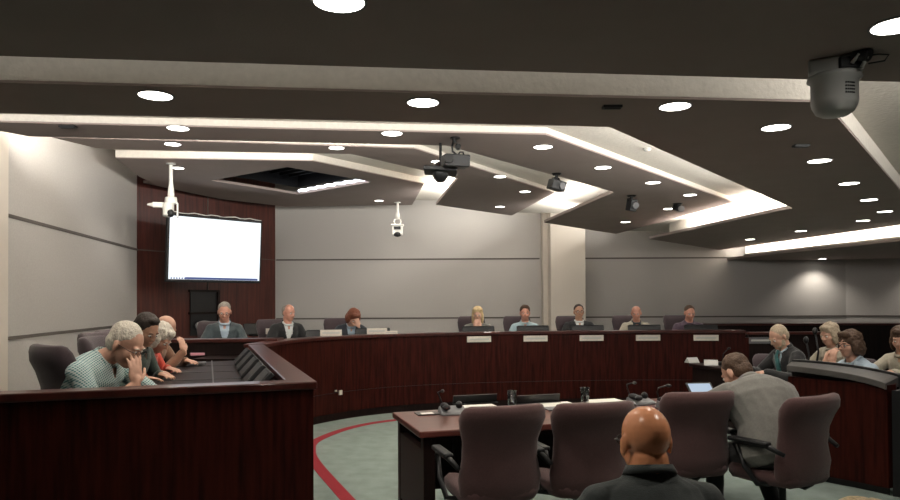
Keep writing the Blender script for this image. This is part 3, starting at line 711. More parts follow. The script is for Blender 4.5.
back_at(ch, 506, 3.88, fw)['label'] = 'plum padded office chair seen from behind, leftmost at the witness table'
back_at(dup(ch, (0, 0, 0), 0), 597, 3.98, fw+V((.06, 0)))['label'] = 'plum padded office chair directly left of the bald man, second from left'
back_at(dup(ch, (0, 0, 0), 0), 702, 4.42, fw+V((.12, 0)))['label'] = 'plum padded office chair right of the bald head, seat empty'
back_at(dup(ch, (0, 0, 0), 0), 817, 4.22, (-.50, .86))['label'] = 'plum office chair turned sideways under the man in the grey suit'
g = office_chair('office_chair', 'dark plum office chair behind the man in the checked shirt at the side desk', 'chairgrey', wide=.225, top=1.10)
p = at_y(47, 370, 4.25); g.location = (p.x+.18, p.y+.12, PF); g.rotation_euler = (0, 0, face(.62, .78)); g['group'] = 'chairs behind the side desk'
def gchair(x, y, dx, dy, lab, grp, z=PF): return dup(g, (x, y, z), face(dx, dy), lab, grp)

g2 = office_chair('office_chair', 'x', 'chairgrey', wide=.225, top=.88)
def gchair2(x, y, dx, dy, lab):
    t = g2 if g2['label'] == 'x' else dup(g2, (0, 0, 0), 0)
    t.location = (x, y, 0); t.rotation_euler = (0, 0, face(dx, dy)); t['label'] = lab; t['group'] = 'chairs on the right side'; return t
# ================================================ PEOPLE
def skin_mat(n, c): return mat(n, c, .45, noise_s=25, noise_a=.10, bump=.05, bump_s=200)
M['skin'] = skin_mat('skin', (.56, .32, .23)); M['skinred'] = skin_mat('reddish skin', (.58, .28, .20)); M['skindark'] = skin_mat('tan skin', (.45, .25, .165))
M['skinbald'] = mat('bald scalp', (.80, .34, .17), .24, noise_s=14, noise_a=.12, bump=.04, bump_s=150)
def hair_mat(n, c, a=.35): return mat(n, c, .6, noise_s=60, noise_a=a, stretch=(3, 3, .6), bump=.6, bump_s=110)
M['hwhite'] = hair_mat('white hair', (.60, .55, .47), .25); M['hgrey'] = hair_mat('grey hair', (.26, .23, .20)); M['hdark'] = hair_mat('dark hair', (.025, .016, .012)); M['hbrown'] = hair_mat('brown hair', (.075, .040, .022))
M['hblond'] = hair_mat('blond hair', (.62, .46, .25)); M['hred'] = hair_mat('red brown hair', (.17, .055, .028)); M['hfair'] = hair_mat('fair grey hair', (.40, .32, .23))
def cloth(n, c, a=.1): return mat(n, c, .9, noise_s=90, noise_a=a, sheen=.2, bump=.25, bump_s=260)
for n, c in dict(cwhite=(.66, .68, .66), cblue=(.36, .48, .52), cnavy=(.03, .035, .045), cblack=(.014, .014, .015), cgrey=(.16, .155, .14), cslate=(.05, .066, .072), ccharcoal=(.050, .058, .056), cbeige=(.42, .38, .30),
    cpurple=(.09, .06, .085), cred=(.62, .075, .045), cdgreen=(.035, .055, .045), clight=(.38, .47, .55), cbluetrim=(.05, .08, .32), ctrouser=(.022, .021, .022), cteal=(.04, .13, .13), cbrown=(.25, .13, .08), shoe=(.01, .008, .007)).items(): M[n] = cloth(n, c)
# gingham shirt: teal lines both ways over white
m = bpy.data.materials.new('teal gingham'); m.use_nodes = True; nt = m.node_tree; b = nt.nodes['Principled BSDF']; b.inputs['Roughness'].default_value = .9
tc = nt.nodes.new('ShaderNodeTexCoord'); mp_ = nt.nodes.new('ShaderNodeMapping'); mp_.inputs['Rotation'].default_value = (.5, .3, .4); nt.links.new(tc.outputs['Object'], mp_.inputs[0])
ws_ = []
for ax in ('X', 'Z'):
    wv_ = nt.nodes.new('ShaderNodeTexWave'); wv_.bands_direction = ax; wv_.inputs['Scale'].default_value = 24; wv_.inputs['Distortion'].default_value = .6; wv_.inputs['Detail'].default_value = 0
    nt.links.new(mp_.outputs[0], wv_.inputs['Vector']); ws_.append(wv_)
ad = nt.nodes.new('ShaderNodeMath'); ad.operation = 'ADD'; nt.links.new(ws_[0].outputs['Fac'], ad.inputs[0]); nt.links.new(ws_[1].outputs['Fac'], ad.inputs[1])
cr = nt.nodes.new('ShaderNodeValToRGB'); cr.color_ramp.elements[0].color = (.06, .17, .18, 1); cr.color_ramp.elements[1].color = (.55, .62, .60, 1); cr.color_ramp.elements[0].position = .15; cr.color_ramp.elements[1].position = .70
e_ = cr.color_ramp.elements.new(.40); e_.color = (.20, .36, .36, 1)
dv_ = nt.nodes.new('ShaderNodeMath'); dv_.operation = 'MULTIPLY'; dv_.inputs[1].default_value = .55; nt.links.new(ad.outputs[0], dv_.inputs[0]); nt.links.new(dv_.outputs[0], cr.inputs[0]); nt.links.new(cr.outputs[0], b.inputs['Base Color'])
M['gingham'] = m

def remesh(mb, name, m, parent, vox, sm=3, disp=0, ds=8, cut=None):
    me = bpy.data.meshes.new('tmp'); bmesh.ops.recalc_face_normals(mb.bm, faces=mb.bm.faces); mb.bm.to_mesh(me); mb.bm.free()
    o = bpy.data.objects.new('tmp', me); C.objects.link(o)
    r = o.modifiers.new('r', 'REMESH'); r.mode = 'VOXEL'; r.voxel_size = vox; r.use_smooth_shade = True
    dg = bpy.context.evaluated_depsgraph_get(); dg.update()
    nm = bpy.data.meshes.new_from_object(o.evaluated_get(dg), depsgraph=dg)
    bpy.data.objects.remove(o); bpy.data.meshes.remove(me)
    bm = bmesh.new(); bm.from_mesh(nm)
    for _ in range(sm): bmesh.ops.smooth_vert(bm, verts=bm.verts, factor=.5, use_axis_x=True, use_axis_y=True, use_axis_z=True)
    if disp:
        bm.normal_update(); sd = V((random.random()*50, 0, 0))
        for v in bm.verts:
            q = V((v.co.x, v.co.y, v.co.z*1.0))*ds+sd
            v.co += v.normal*(disp*(noise.noise(q)+.5*noise.noise(q*2.3)))
    if cut:
        bmesh.ops.delete(bm, geom=[v for v in bm.verts if cut(v.co)], context='VERTS')
    bm.to_mesh(nm); bm.free(); nm.name = name
    nm.materials.clear(); nm.materials.append(M[m])
    for p in nm.polygons: p.use_smooth = True
    o = bpy.data.objects.new(name, nm); C.objects.link(o); o.parent = parent
    return o
def ik(Sh, W, hint, a=.285, b=.255):
    d = W-Sh; L = d.length
    if L > (a+b)*.995: W = Sh+d.normalized()*(a+b)*.995; d = W-Sh; L = d.length
    x = (a*a-b*b+L*L)/(2*L); h = math.sqrt(max(0, a*a-x*x)); dn = d.normalized(); hn = V(hint); hn = (hn-dn*hn.dot(dn))
    return Sh+dn*x+hn.normalized()*h, W
def hand(mb, W, d, n, side, curl=.5, s=1.0, spread=1.0):
    """palm, four bent fingers of unequal length and a thumb leaving the side of the palm"""
    d = V(d).normalized(); n = V(n); n = (n-d*n.dot(d)).normalized(); sd = d.cross(n)*side
    R = Matrix((sd, d, n)).transposed()
    mb.ell(W+d*.048*s, (.040*s, .056*s, .015*s), R, 14, 9); mb.cap(W-d*.02, W+d*.03, .024*s, .026*s, 10)
    for i, L in enumerate((.070, .082, .076, .058)):
        x = (-.029+.0195*i)*-1
        p = W+d*(.088-.004*abs(i-1.4))*s+sd*x*s; f = (d+sd*x*3*spread).normalized(); rr = .0088*s
        for k, (seg, r1) in enumerate(((.45, .0083), (.32, .0076), (.23, .0068))):
            a = curl*(.35+.55*k); q = p+(f*math.cos(a)+n*math.sin(a))*L*seg*s; mb.cap(p, q, rr, r1*s, 8, 2); p = q; rr = r1*s
    p = W+d*.022*s+sd*.030*s; q = p+(d*.62+sd*.65+n*.35).normalized()*.040*s; r = q+(d*.85+sd*.25+n*.4).normalized()*.034*s
    mb.cap(W+d*.015*s+sd*.012*s, p, .016*s, .0145*s, 8, 2); mb.cap(p, q, .0125*s, .0105*s, 8, 2); mb.cap(q, r, .0105*s, .0085*s, 8, 2)
HAIR = {
 'crop': [((0, .036, .040), (.081, .086, .083)), ((0, .055, .0), (.075, .058, .072))],
 'short': [((0, .026, .046), (.081, .090, .084)), ((0, .055, .0), (.074, .060, .075))],
 'full': [((0, .026, .050), (.086, .093, .088)), ((0, .055, .0), (.082, .066, .085)), ((0, -.030, .105), (.055, .035, .028))],
 'thin': [((0, .040, .030), (.081, .080, .083)), ((0, .055, -.01), (.074, .055, .062))],
 'bob': [((0, .022, .050), (.092, .100, .090)), ((0, .045, -.03), (.100, .070, .12)), ((.075, .0, -.03), (.026, .055, .085)), ((-.075, .0, -.03), (.026, .055, .085)), ((0, -.05, .09), (.06, .035, .035))],
 'long': [((0, .022, .048), (.088, .100, .090)), ((0, .055, -.05), (.095, .060, .15)), ((.075, .005, -.06), (.024, .045, .12)), ((-.075, .005, -.06), (.024, .045, .12)), ((.035, -.055, .09), (.04, .03, .03)), ((-.035, -.055, .09), (.04, .03, .03))],
 'curly': [((0, .025, .050), (.100, .105, .095)), ((0, .055, -.03), (.105, .080, .11)), ((.08, .01, -.02), (.035, .06, .08)), ((-.08, .01, -.02), (.035, .06, .08)), ((0, -.05, .10), (.07, .04, .035))],
 'bun': [((0, .022, .045), (.085, .096, .088)), ((0, .055, .0), (.080, .062, .080)), ((0, .135, .045), (.048, .045, .05)), ((0, .10, .03), (.045, .04, .05)), ((.05, -.02, .06), (.04, .05, .04)), ((-.05, -.02, .06), (.04, .05, .04))],
}
def person(label, loc, rz, skin='skin', hair='short', hairm='hbrown', shirt='cwhite', jacket=None, trousers='ctrouser', lean=.1, slean=0, head=(0, 0, 0), arms=None, seat=.46,
           vox=.0085, glasses=False, beard=None, build=1.0, tie=None, s=1.0, sleeves=1.0, watch=False, vest=None, legs=None, group=None, hdrop=0, hfwd=0, bowed=1.0, nk=1.0):
    t = thing('person', label, 'person', loc, rz, group)
    z0 = seat+.09
    rot = lambda a: V((math.sin(slean)*1, -math.sin(a), math.cos(a))).normalized()
    ds = [rot(lean*.55), rot(lean*.95), rot(lean*1.15*bowed), rot(lean*1.2*bowed)]
    P0 = V((0, 0, z0)); P1 = P0+ds[0]*.17; P2 = P1+ds[1]*.16; P3 = P2+ds[2]*.13; P4 = P3+ds[3]*.055
    def axes(d): v = V((1, 0, 0)).cross(d).normalized(); return d.cross(v).normalized()*-1, v
    def torso(mb, g, low=-.09, topneck=True, gb=1.0):
        secs = [(P0+ds[0]*low, ds[0], .130, .095), (P0+ds[0]*(low*.4), ds[0], .168, .120), (P0+ds[0]*.05, ds[0], .165, .118), (P1, (ds[0]+ds[1]).normalized(), .150, .108), (P1.lerp(P2, .5), ds[1], .158, .112), (P2, (ds[1]+ds[2]).normalized(), .172, .116), (P2.lerp(P3, .55), ds[2], .176, .108), (P3-ds[2]*.01, ds[3], .150, .085), (P3+ds[3]*.022, ds[3], .095, .068), (P4, ds[3], .060, .058)]
        rings = []
        for c, d, a, b in secs:
            u, v = axes(d); rings.append([c+u*math.cos(q)*(a*build+g)+v*math.sin(q)*(b*(build if c is not P4 else 1)+g*gb) for q in [2*PI*j/20 for j in range(20)]])
        mb.loft(rings)
    Sx = .168*build**.5; SL = {}
    Av = axes(ds[2])[1]
    for k, sx in (('R', -1), ('L', 1)): SL[k] = P3+V((sx*Sx, 0, 0))-ds[2]*.052+Av*.0
    # head frame
    atl = P4+ds[3]*.018+V((0, -hfwd, -hdrop)); HR = Euler((head[0], head[2], head[1]), 'XYZ').to_matrix()
    HR = Matrix.Rotation(head[1], 3, 'Z') @ Matrix.Rotation(head[0], 3, 'X') @ Matrix.Rotation(head[2], 3, 'Y')
    H = lambda p: atl+HR @ (V(p)*s+V((0, -.012, .105))*s)
    def hell(mb, c, r, R2=None, n=16, m=9): mb.ell(H(c), [q*s for q in r], HR @ (R2 or Matrix.Identity(3)), n, m)
    b = MB()
    torso(b, -.012)
    b.cap(P4-ds[3]*.03, H((0, .025, -.06)), .064*nk, .056*nk, 14)
    hell(b, (0, .012, .028), (.075, .093, .088), None, 24, 14); hell(b, (0, -.028, -.028), (.062, .063, .084), None, 20, 12); hell(b, (0, -.050, -.084), (.038, .038, .032))
    hell(b, (.040, -.045, -.028), (.026, .032, .034)); hell(b, (-.040, -.045, -.028), (.026, .032, .034))
    b.cap(H((-.036, -.074, .020)), H((.036, -.074, .020)), .013*s, .013*s, 8); b.cap(H((0, -.082, .010)), H((0, -.103, -.027)), .0085*s, .0135*s, 8)
    hell(b, (.012, -.094, -.031), (.009, .011, .008)); hell(b, (-.012, -.094, -.031), (.009, .011, .008))
    b.cap(H((-.018, -.083, -.053)), H((.018, -.083, -.053)), .0075*s, .0075*s, 8); b.cap(H((-.016, -.081, -.064)), H((.016, -.081, -.064)), .0085*s, .0085*s, 8)
    for q in (1, -1):
        er = Matrix.Rotation(q*.35, 3, 'Z')
        hell(b, (q*.079, .016, -.004), (.009, .019, .031), er); hell(b, (q*.079, .012, -.030), (.008, .011, .012), er)
    arms = arms or {}
    J = {}
    for k, sx in (('R', -1), ('L', 1)):
        a = dict(w=(sx*.16, -.40, seat+.335), hint=(sx*.8, .3, -.6), d=(-sx*.5, -1, 0), n=(0, 0, -1), curl=.5); a.update(arms.get(k, {}))
        Sh = SL[k]; E, W = ik(Sh, V(a['w']), a['hint']); J[k] = (Sh, E, W, a)
        b.cap(Sh, E, .050*build**.5, .040); b.cap(E, W, .039, .026); hand(b, W, a['d'], a['n'], sx*(-1 if a.get('flip') else 1), a['curl'], s*1.02, a.get('spread', 1))
    legs = legs or {}
    LG = {}
    for k, sx in (('R', -1), ('L', 1)):
        hp_ = P0+V((sx*.09, -.02, -.02)); kn, an = legs.get(k, ((sx*.13, -.44, seat+.06), (sx*.13, -.42, .09))); kn, an = V(kn), V(an); LG[k] = (hp_, kn, an)
        b.cap(hp_, kn, .075, .052); b.cap(kn, an, .052, .036); b.cap(an, an+V((0, -.10, -.05)), .034, .028)
    remesh(b, 'body', skin, t, vox, 3)
    # clothes
    def top(name, m, g, cutf=None, fold=.004, gb=1, slv=1.0, low=-.09, nohigh=False, tp=True):
        c = MB(); torso(c, g, low, gb=gb)
        for k in ('R', 'L'):
            Sh, E, W, a = J[k]; c.ell(Sh, (.060+g*.6, .060+g*.6, .058+g*.5)); c.cap(P4-ds[3]*.055, Sh+ds[2]*.008, .052+g*.6, .048+g*.6); c.cap(Sh, E, .056*build**.5+g, .045+g)
            if slv > .6: c.cap(E, E.lerp(W, min(1, slv*.97)), .045+g, .033+g)
            else: pass
        return remesh(c, name, m, t, vox*1.05, 4, fold, 9, cutf)
    fwd = -axes(ds[2])[1] if axes(ds[2])[1].y > 0 else axes(ds[2])[1]
    def vcut(wt, depth, g=.0):                              # open V at the front, from the throat down
        def f(co):
            r = co-P3; up = r.dot(ds[2])
            if r.dot(fwd) < .02 or up > .10: return False
            dd = up+depth
            return dd > 0 and abs(co.x) < wt*min(1, dd/depth)
        return f
    throat = lambda co: abs(co.x) < .085 and (co-P4).dot(ds[3]) > .004-.35*max(0, (co-P4).dot(fwd)) or ((co-P4).dot(fwd) > .02 and (co-P4).dot(ds[3])+.095 > abs(co.x)*3.2 and abs(co.x) < .05)
    sh = top('shirt', shirt, .006, throat, .003 if jacket else .005, slv=sleeves)
    cl = MB(); rings = []
    u, v = axes(ds[3])
    for k_, (r, dz_) in enumerate(((.080*nk, -.016), (.068*nk, .012), (.063*nk, .010), (.066*nk, -.012))):
        rings.append([P4+ds[3]*(dz_-.035*max(0, -math.sin(q)))+u*math.cos(q)*r+v*math.sin(q)*(1 if v.y > 0 else -1)*r*(1.02+.35*max(0, -math.sin(q))) for q in [(-.30+1.60*j/21)*PI for j in range(22)]])
    cl.loft(rings, closed=True, cap=False).build('collar', shirt, sh, smooth=True)
    if tie:
        c = MB(); pts = [P4+ds[3]*(-.01)+fwd*.073, P3+fwd*(.105*build+.012), P2+fwd*(.122*build+.012), P1+fwd*(.115*build+.014)]
        c.tube(pts, [.016, .020, .028, .030], 8); c.build('tie', tie, t, smooth=True)
    if jacket:
        jk = top('jacket', jacket, .019, lambda co: vcut(.062, .26)(co) or throat(co), .006, slv=.94)
        for sx in (-1, 1):
            lp = MB(); pts = []
            for f_ in (0, .33, .66, 1): up = .03-.27*f_; x = sx*(.075-.065*f_); pts.append((P3+ds[2]*up+V((x, 0, 0))+fwd*(.098*build+.020-.04*(1-f_)+.012*f_)))
            rr = []
            for i, p in enumerate(pts):
                wd_ = .020 if i not in (0, 3) else .008; rr.append([p+V((wd_*sx, 0, 0))+fwd*.0, p+fwd*.010, p-V((wd_*sx*.4, 0, 0)), p-fwd*.008])
            lp.loft(rr).build('lapel', jacket, jk, smooth=True)
        c = MB(); rings = []
        for r, dz_ in ((.084, -.020), (.073, .024), (.066, .018), (.070, -.020)):
            rings.append([P4+ds[3]*(dz_)+u*math.cos(q)*r+v*math.sin(q)*r*1.05 for q in [(-.02+1.04*j/14)*PI + (0 if v.y > 0 else PI) for j in range(15)]])
        c.loft(rings, closed=True, cap=False).build('jacket_collar', jacket, jk, smooth=True)
    if vest: top('vest', vest, .020, lambda co: vcut(.075, .22)(co) or throat(co) or min((co-J['L'][0]).length, (co-J['R'][0]).length) < .085 or abs(co.x) > .20*build, .004, slv=0)
    c = MB()
    for k in ('R', 'L'):
        hp_, kn, an = LG[k]; c.cap(hp_, kn, .092*build**.5, .068); c.cap(kn, an, .067, .050)
    c.ell(P0+V((0, 0, -.01)), (.175*build, .125*build, .10)); remesh(c, 'trousers', trousers, t, vox*1.3, 3, .006, 8)
    for k in ('R', 'L'):
        an = LG[k][2]; MB().loft([[an+V((x*.047, y*.14-.065, z-.085)) for x, y in [(math.cos(q), math.sin(q)) for q in [2*PI*j/16 for j in range(16)]]] if z < .05 else [an+V((x*.036, y*.06-.0, z-.085)) for x, y in [(math.cos(q), math.sin(q)) for q in [2*PI*j/16 for j in range(16)]]] for z in (0, .02, .045, .09)]).build('shoe', 'shoe', t, smooth=True)
    # hair, eyes, brows
    if hair:
        h = MB()
        for c_, r_ in HAIR[hair]: hell(h, c_, r_, None, 20, 12)
        remesh(h, 'hair', hairm, t, vox*.9, 2, .007 if hair in ('curly', 'bob') else .0035, 32)
    if beard:
        h = MB(); hell(h, (0, -.040, -.078), (.050, .046, .036)); hell(h, (.05, -.012, -.055), (.018, .03, .04)); hell(h, (-.05, -.012, -.055), (.018, .03, .04)); h.cap(H((-.02, -.088, -.046)), H((.02, -.088, -.046)), .006, .006, 8)
        remesh(h, 'beard', beard, t, vox*.8, 2, .002, 40)
    for q in (-1, 1):
        e = MB(); hell(e, (q*.030, -.0775, .001), (.0135, .0125, .0095)); e = e.build('eye', 'eyew', t, smooth=True)
        i_ = MB(); hell(i_, (q*.030, -.0885, .000), (.0058, .003, .0058)); i_.build('iris', 'iris', e, smooth=True)
        if hair: MB().tube([H((q*.016, -.088, .021)), H((q*.032, -.089, .026)), H((q*.046, -.080, .021))], .0032*s).build('eyebrow', hairm, t, smooth=True)
    MB().cap(H((-.016, -.0885, -.058)), H((.016, -.0885, -.058)), .0035, .0035, 8).build('lips', 'skinred', t, smooth=True)
    if glasses:
        g_ = MB()
        for q in (-1, 1):
            g_.loft([[H((q*.031+math.cos(a)*(.023+o_), -.098+y_, .001+math.sin(a)*(.017+o_))) for a in [2*PI*j/18 for j in range(18)]] for o_, y_ in ((0, 0), (.003, 0), (.003, -.003), (0, -.003))], closed=True, cap=False)
            g_.tube([H((q*.054, -.096, .006)), H((q*.074, -.07, .006)), H((q*.082, .0, .008)), H((q*.082, .022, -.004))], .0022)
        g_.tube([H((-.008, -.099, .004)), H((0, -.103, .006)), H((.008, -.099, .004))], .002); g_.build('glasses', 'frames', t, smooth=True)
    if watch:
        W = J['R'][2]; E = J['R'][1]; d = (W-E).normalized(); MB().cyl(W-d*.035, W-d*.012, .033, .032, 18).build('wristwatch', 'black', t, smooth=True)
    t['_face'] = 0
    del t['_face']
    return t, dict(atl=atl, H=H, J=J)

def head_place(px, py, y, lean, seat, floor, rz_dir, **k):
    pass
def seat_from(px_head, y_head, fwd_dir, lean, extra=0):
    """root position on the floor for a head seen in column px_head at distance y_head"""
    r = ray(px_head, 300); h = V((r.x, r.y))*(y_head/r.y); d = V(fwd_dir).normalized()
    fw_ = math.sin(lean*.55)*.17+math.sin(lean*.95)*.16+math.sin(lean*1.2)*.24+.03+extra
    return h-d*fw_

# ---- members behind the curved dais
def member(px, y, fdir, label, lean=.12, chairlab=None, **k):
    r = seat_from(px, y, fdir, lean); rz = face(*fdir)
    t, _ = person(label, (r.x, r.y, PF), rz, lean=lean, group=None, **k)
    if chairlab:
        d = V(fdir).normalized(); c = r-d*.03; c.x -= .12
        gchair(c.x, c.y, d.x, d.y, chairlab, 'chairs behind the dais')
    return t
LOW = dict(R=dict(w=(-.14, -.36, .72)), L=dict(w=(.14, -.36, .72)))
member(477.5, 11.15, (-.08, -1), 'blonde woman behind the dais hands joined under her chin', hair='long', hairm='hblond', shirt='cbeige', jacket='cgrey', seat=.42, head=(.18, 0, 0), lean=.2,
       arms=dict(R=dict(w=(-.04, -.24, .93), hint=(-1, 0, -.7), d=(.2, .1, 1), n=(0, 1, 0), curl=1.2), L=dict(w=(.04, -.24, .93), hint=(1, 0, -.7), d=(-.2, .1, 1), n=(0, 1, 0), curl=1.2)),
       chairlab='dark plum chair behind the blonde woman', build=.88)
member(525, 11.1, (-.05, -1), 'man in a pale blue shirt sitting behind the dais, left of the pilaster', hair='full', hairm='hbrown', shirt='cblue', seat=.43, head=(.05, .0, 0), arms=LOW, chairlab='dark plum chair behind the man in the pale blue shirt', skin='skinred')
member(579, 11.1, (-.02, -1), 'man in glasses, black jacket and white shirt sitting before the pilaster', hair='short', hairm='hdark', shirt='cwhite', jacket='cblack', glasses=True, seat=.44, head=(.0, 0, 0), arms=LOW, lean=.05, chairlab='dark plum chair behind the man in the black jacket and glasses', skin='skindark', build=1.08)
member(636.5, 11.3, (-.06, -1), 'man with receding hair in a beige jacket over dark shirt behind the dais', hair='thin', hairm='hgrey', shirt='cslate', jacket='cbeige', seat=.42, head=(.22, -.2, 0), arms=LOW, lean=.15, chairlab='dark plum chair behind the man in the beige jacket', skin='skinred')
member(689.5, 11.1, (-.1, -1), 'man in a dark purple shirt leaning on the dais, rightmost of its row', hair='short', hairm='hbrown', shirt='cpurple', seat=.43, head=(.25, .05, 0), lean=.22, arms=LOW, chairlab='dark plum chair behind the man in the purple shirt', skin='skinred', build=1.1)
member(351.5, 10.35, (.35, -1), 'red haired woman in a dark jacket bent over her papers behind the dais', hair='curly', hairm='hred', shirt='clight', jacket='cnavy', head=(.75, .25, 0), lean=.42, arms=dict(R=dict(w=(-.10, -.42, .80)), L=dict(w=(.08, -.42, .98), hint=(1, -.3, -.8), d=(-.3, .2, 1), n=(0, 1, 0))), build=.9, hfwd=.02, chairlab='dark plum chair behind the red haired woman')
member(288.5, 9.75, (.62, -1), 'balding man in black jacket and open white collar looking aside behind the dais', seat=.49, hair='thin', hairm='hgrey', shirt='cwhite', jacket='cblack', head=(.18, .35, 0), lean=.25, chairlab='dark plum chair behind the balding man in the black jacket', skin='skinred', arms=LOW)
member(224.5, 8.9, (.35, -1), 'man in glasses, slate jacket and pale blue shirt sitting under the television', hair='short', hairm='hgrey', shirt='clight', jacket='cslate', glasses=True, head=(.3, -.05, 0), lean=.12, arms=LOW, chairlab='dark plum chair behind the man in the slate jacket', skin='skinred', build=.95, seat=.51)

# ---- four people at the side desk, in profile
SD = V((.93, -.10)).normalized()
r = seat_from(124, 4.28, SD, .50, .05)
person('white haired man in teal checked shirt resting his face on one hand', (r.x, r.y, PF), face(*SD), hair='short', hairm='hwhite', shirt='gingham', glasses=True, lean=.50, head=(.52, 0, 0), vox=.0058, build=1.25, s=1.11, sleeves=.5, seat=.48, hfwd=.05, hdrop=.05,
    arms=dict(R=dict(w=(-.095, -.47, .865), hint=(-.35, -.35, -1), d=(.10, .10, 1), n=(.55, .9, .1), curl=.45), L=dict(w=(.02, -.52, .80), hint=(1, 0, -.5), d=(-.8, -.6, 0), n=(0, 0, -1))))
r = seat_from(146, 5.35, SD, .35)
person('dark haired person in dark green behind the man in the checked shirt', (r.x, r.y, PF), face(*SD), hair='full', hairm='hdark', shirt='cdgreen', lean=.35, head=(.55, -.3, 0), vox=.0075, skin='skindark', seat=.46, arms=dict(R=dict(w=(-.14, -.25, .78)), L=dict(w=(.14, -.25, .78))))
q_ = at_y(98, 345, 5.2); gchair(q_.x+.2, q_.y, .95, .1, 'dark plum chair behind the dark haired person in green', 'chairs behind the side desk')
r = seat_from(157, 5.85, SD, .50)
person('white haired person in a bright red top with head bowed at the side desk', (r.x, r.y, PF), face(*SD), hair='bob', hairm='hwhite', shirt='cred', lean=.50, head=(.75, 0, 0), vox=.0075, build=.95, seat=.42, arms=dict(R=dict(w=(-.14, -.30, .78)), L=dict(w=(.14, -.30, .78))))
gchair(r.x-.05, r.y, .95, -.1, 'dark plum chair under the person in the red top', 'chairs behind the side desk')
r = seat_from(165.5, 6.45, SD, .50)
person('bald man at the side desk with a watch and hand raised to his face', (r.x, r.y, PF), face(*SD), skin='skin', hair=None, shirt='cbrown', lean=.5, head=(.5, -.1, 0), vox=.0075, watch=True, seat=.46,
    arms=dict(R=dict(w=(-.07, -.50, .90), hint=(-.2, -.4, -1), d=(.1, .25, 1), n=(.4, 1, 0), curl=.8)))

gchair(r.x-.05, r.y, .95, -.1, 'dark plum chair under the bald man at the side desk', 'chairs behind the side desk')
# ---- man in the grey suit at the right end of the witness table
fd_ = V((-.16, .985))
pel = at_z(782, 455, .55); q = V((2.07, 4.38))
person('man in grey suit bent forward over the right end of the witness table', (q.x, q.y, 0), face(*fd_), hair='short', hairm='hbrown', shirt='cwhite', jacket='cgrey', trousers='ctrouser', lean=.72, head=(.60, .35, 0), vox=.0058, build=1.38, s=1.06, hfwd=.03, hdrop=.05, seat=.50,
    arms=dict(R=dict(w=(-.16, -.62, .80), hint=(-.9, .2, -.6)), L=dict(w=(.28, -.66, .80), hint=(.9, .1, -.5), d=(-.3, -1, 0))), legs=dict(L=((.20, -.40, .50), (.26, -.30, .09)), R=((-.13, -.43, .50), (-.12, -.16, .09))))

# ---- bald man in front, seen from behind
r = ray(651, 438); q = V((r.x, r.y))*(2.25/r.y)
bt = Matrix.Rotation(0, 3, 'Z')
person('bald man in a dark collared shirt seen from behind in the foreground', (q.x, q.y-.08, 0), face(-.05, 1), skin='skinbald', hair=None, shirt='ccharcoal', lean=.20, head=(.12, .12, 0), vox=.0045, seat=.405, build=1.04, s=1.01, glasses=True, nk=1.12, hdrop=.04,
    arms=dict(R=dict(w=(-.20, -.28, .58)), L=dict(w=(.20, -.28, .58))))
fc = office_chair('office_chair', 'dark office chair carrying the bald man in the foreground, below the frame', 'chairgrey', top=.78, arms=False); 
fc.location = (q.x, q.y-.10, 0); fc.rotation_euler = (0, 0, face(-.05, 1)); fc['label'] = 'low dark chair under the bald man in the foreground'
fc.location.z = -.0
r = ray(880, 470); q = V((r.x, r.y))*(1.55/r.y)
person('blond haired person whose crown just shows at the bottom right corner', (q.x, q.y-.04, 0), face(-.1, 1), hair='full', hairm='hblond', shirt='ccharcoal', lean=.1, head=(.1, 0, 0), vox=.009, seat=.235, legs=dict(L=((.14, -.42, .40), (.14, -.50, .09)), R=((-.14, -.42, .40), (-.14, -.50, .09))), arms=dict(R=dict(w=(-.16, -.30, .52)), L=dict(w=(.16, -.30, .52))))

# ================================================ RIGHT WING
# dark staff desk on the right
d0, d1 = V((3.02, 8.75)), V((3.42, 6.95)); dd = (d1-d0).normalized(); dn_ = V((-dd.y, dd.x))
if dn_.x < 0: dn_ = -dn_
DWD = .38
t = thing('staff_desk', 'low dark desk on the right carrying small name cards', 'desk', (d0.x, d0.y, 0))
MB().prism([tuple(d0), tuple(d1), tuple(d1+dn_*DWD), tuple(d0+dn_*DWD)], .71, .75).build('desk_top', 'darkwood', t, world=True, bevel=.006)
MB().prism([tuple(d0+dn_*.05), tuple(d1+dn_*.05), tuple(d1+dn_*.09), tuple(d0+dn_*.09)], 0, .71).build('front_panel', 'darkwood', t, world=True)
for a in (d0, d1): MB().prism([tuple(a+dn_*.09), tuple(a+dn_*.34), tuple(a+dn_*.34+(dd if a is d0 else -dd)*.04), tuple(a+dn_*.09+(dd if a is d0 else -dd)*.04)], 0, .71).build('side_panel', 'darkwood', t, world=True)
for px, py, rz, lab in ((692, 362.5, .35, 'white name card at the left end of the dark staff desk'), (711, 365, -.3, 'white tent card right of the other on the dark staff desk')):
    p = at_z(px, py, .75); t = thing('name_card', lab, 'name card', (p.x, p.y, .75), rz, 'name cards on the staff desk')
    MB().loft([[V((x, -.05, 0)), V((x, .05, 0)), V((x, .0, .065))] for x in (-.08, .08)]).build('card', 'camgrey', t)
p = at_z(722, 365, .75)
t = thing('desk_microphone', 'black gooseneck microphone right of the tent card on the staff desk', 'microphone', (p.x, p.y, .75))
MB().box((0, 0, .02), (.12, .14, .04)).build('base', 'black', t, bevel=.006); MB().tube([(0, 0, .03), (.02, 0, .14), (.08, 0, .20)], .006).ell((.09, 0, .205), (.02, .014, .014)).build('gooseneck', 'black', t, smooth=True)
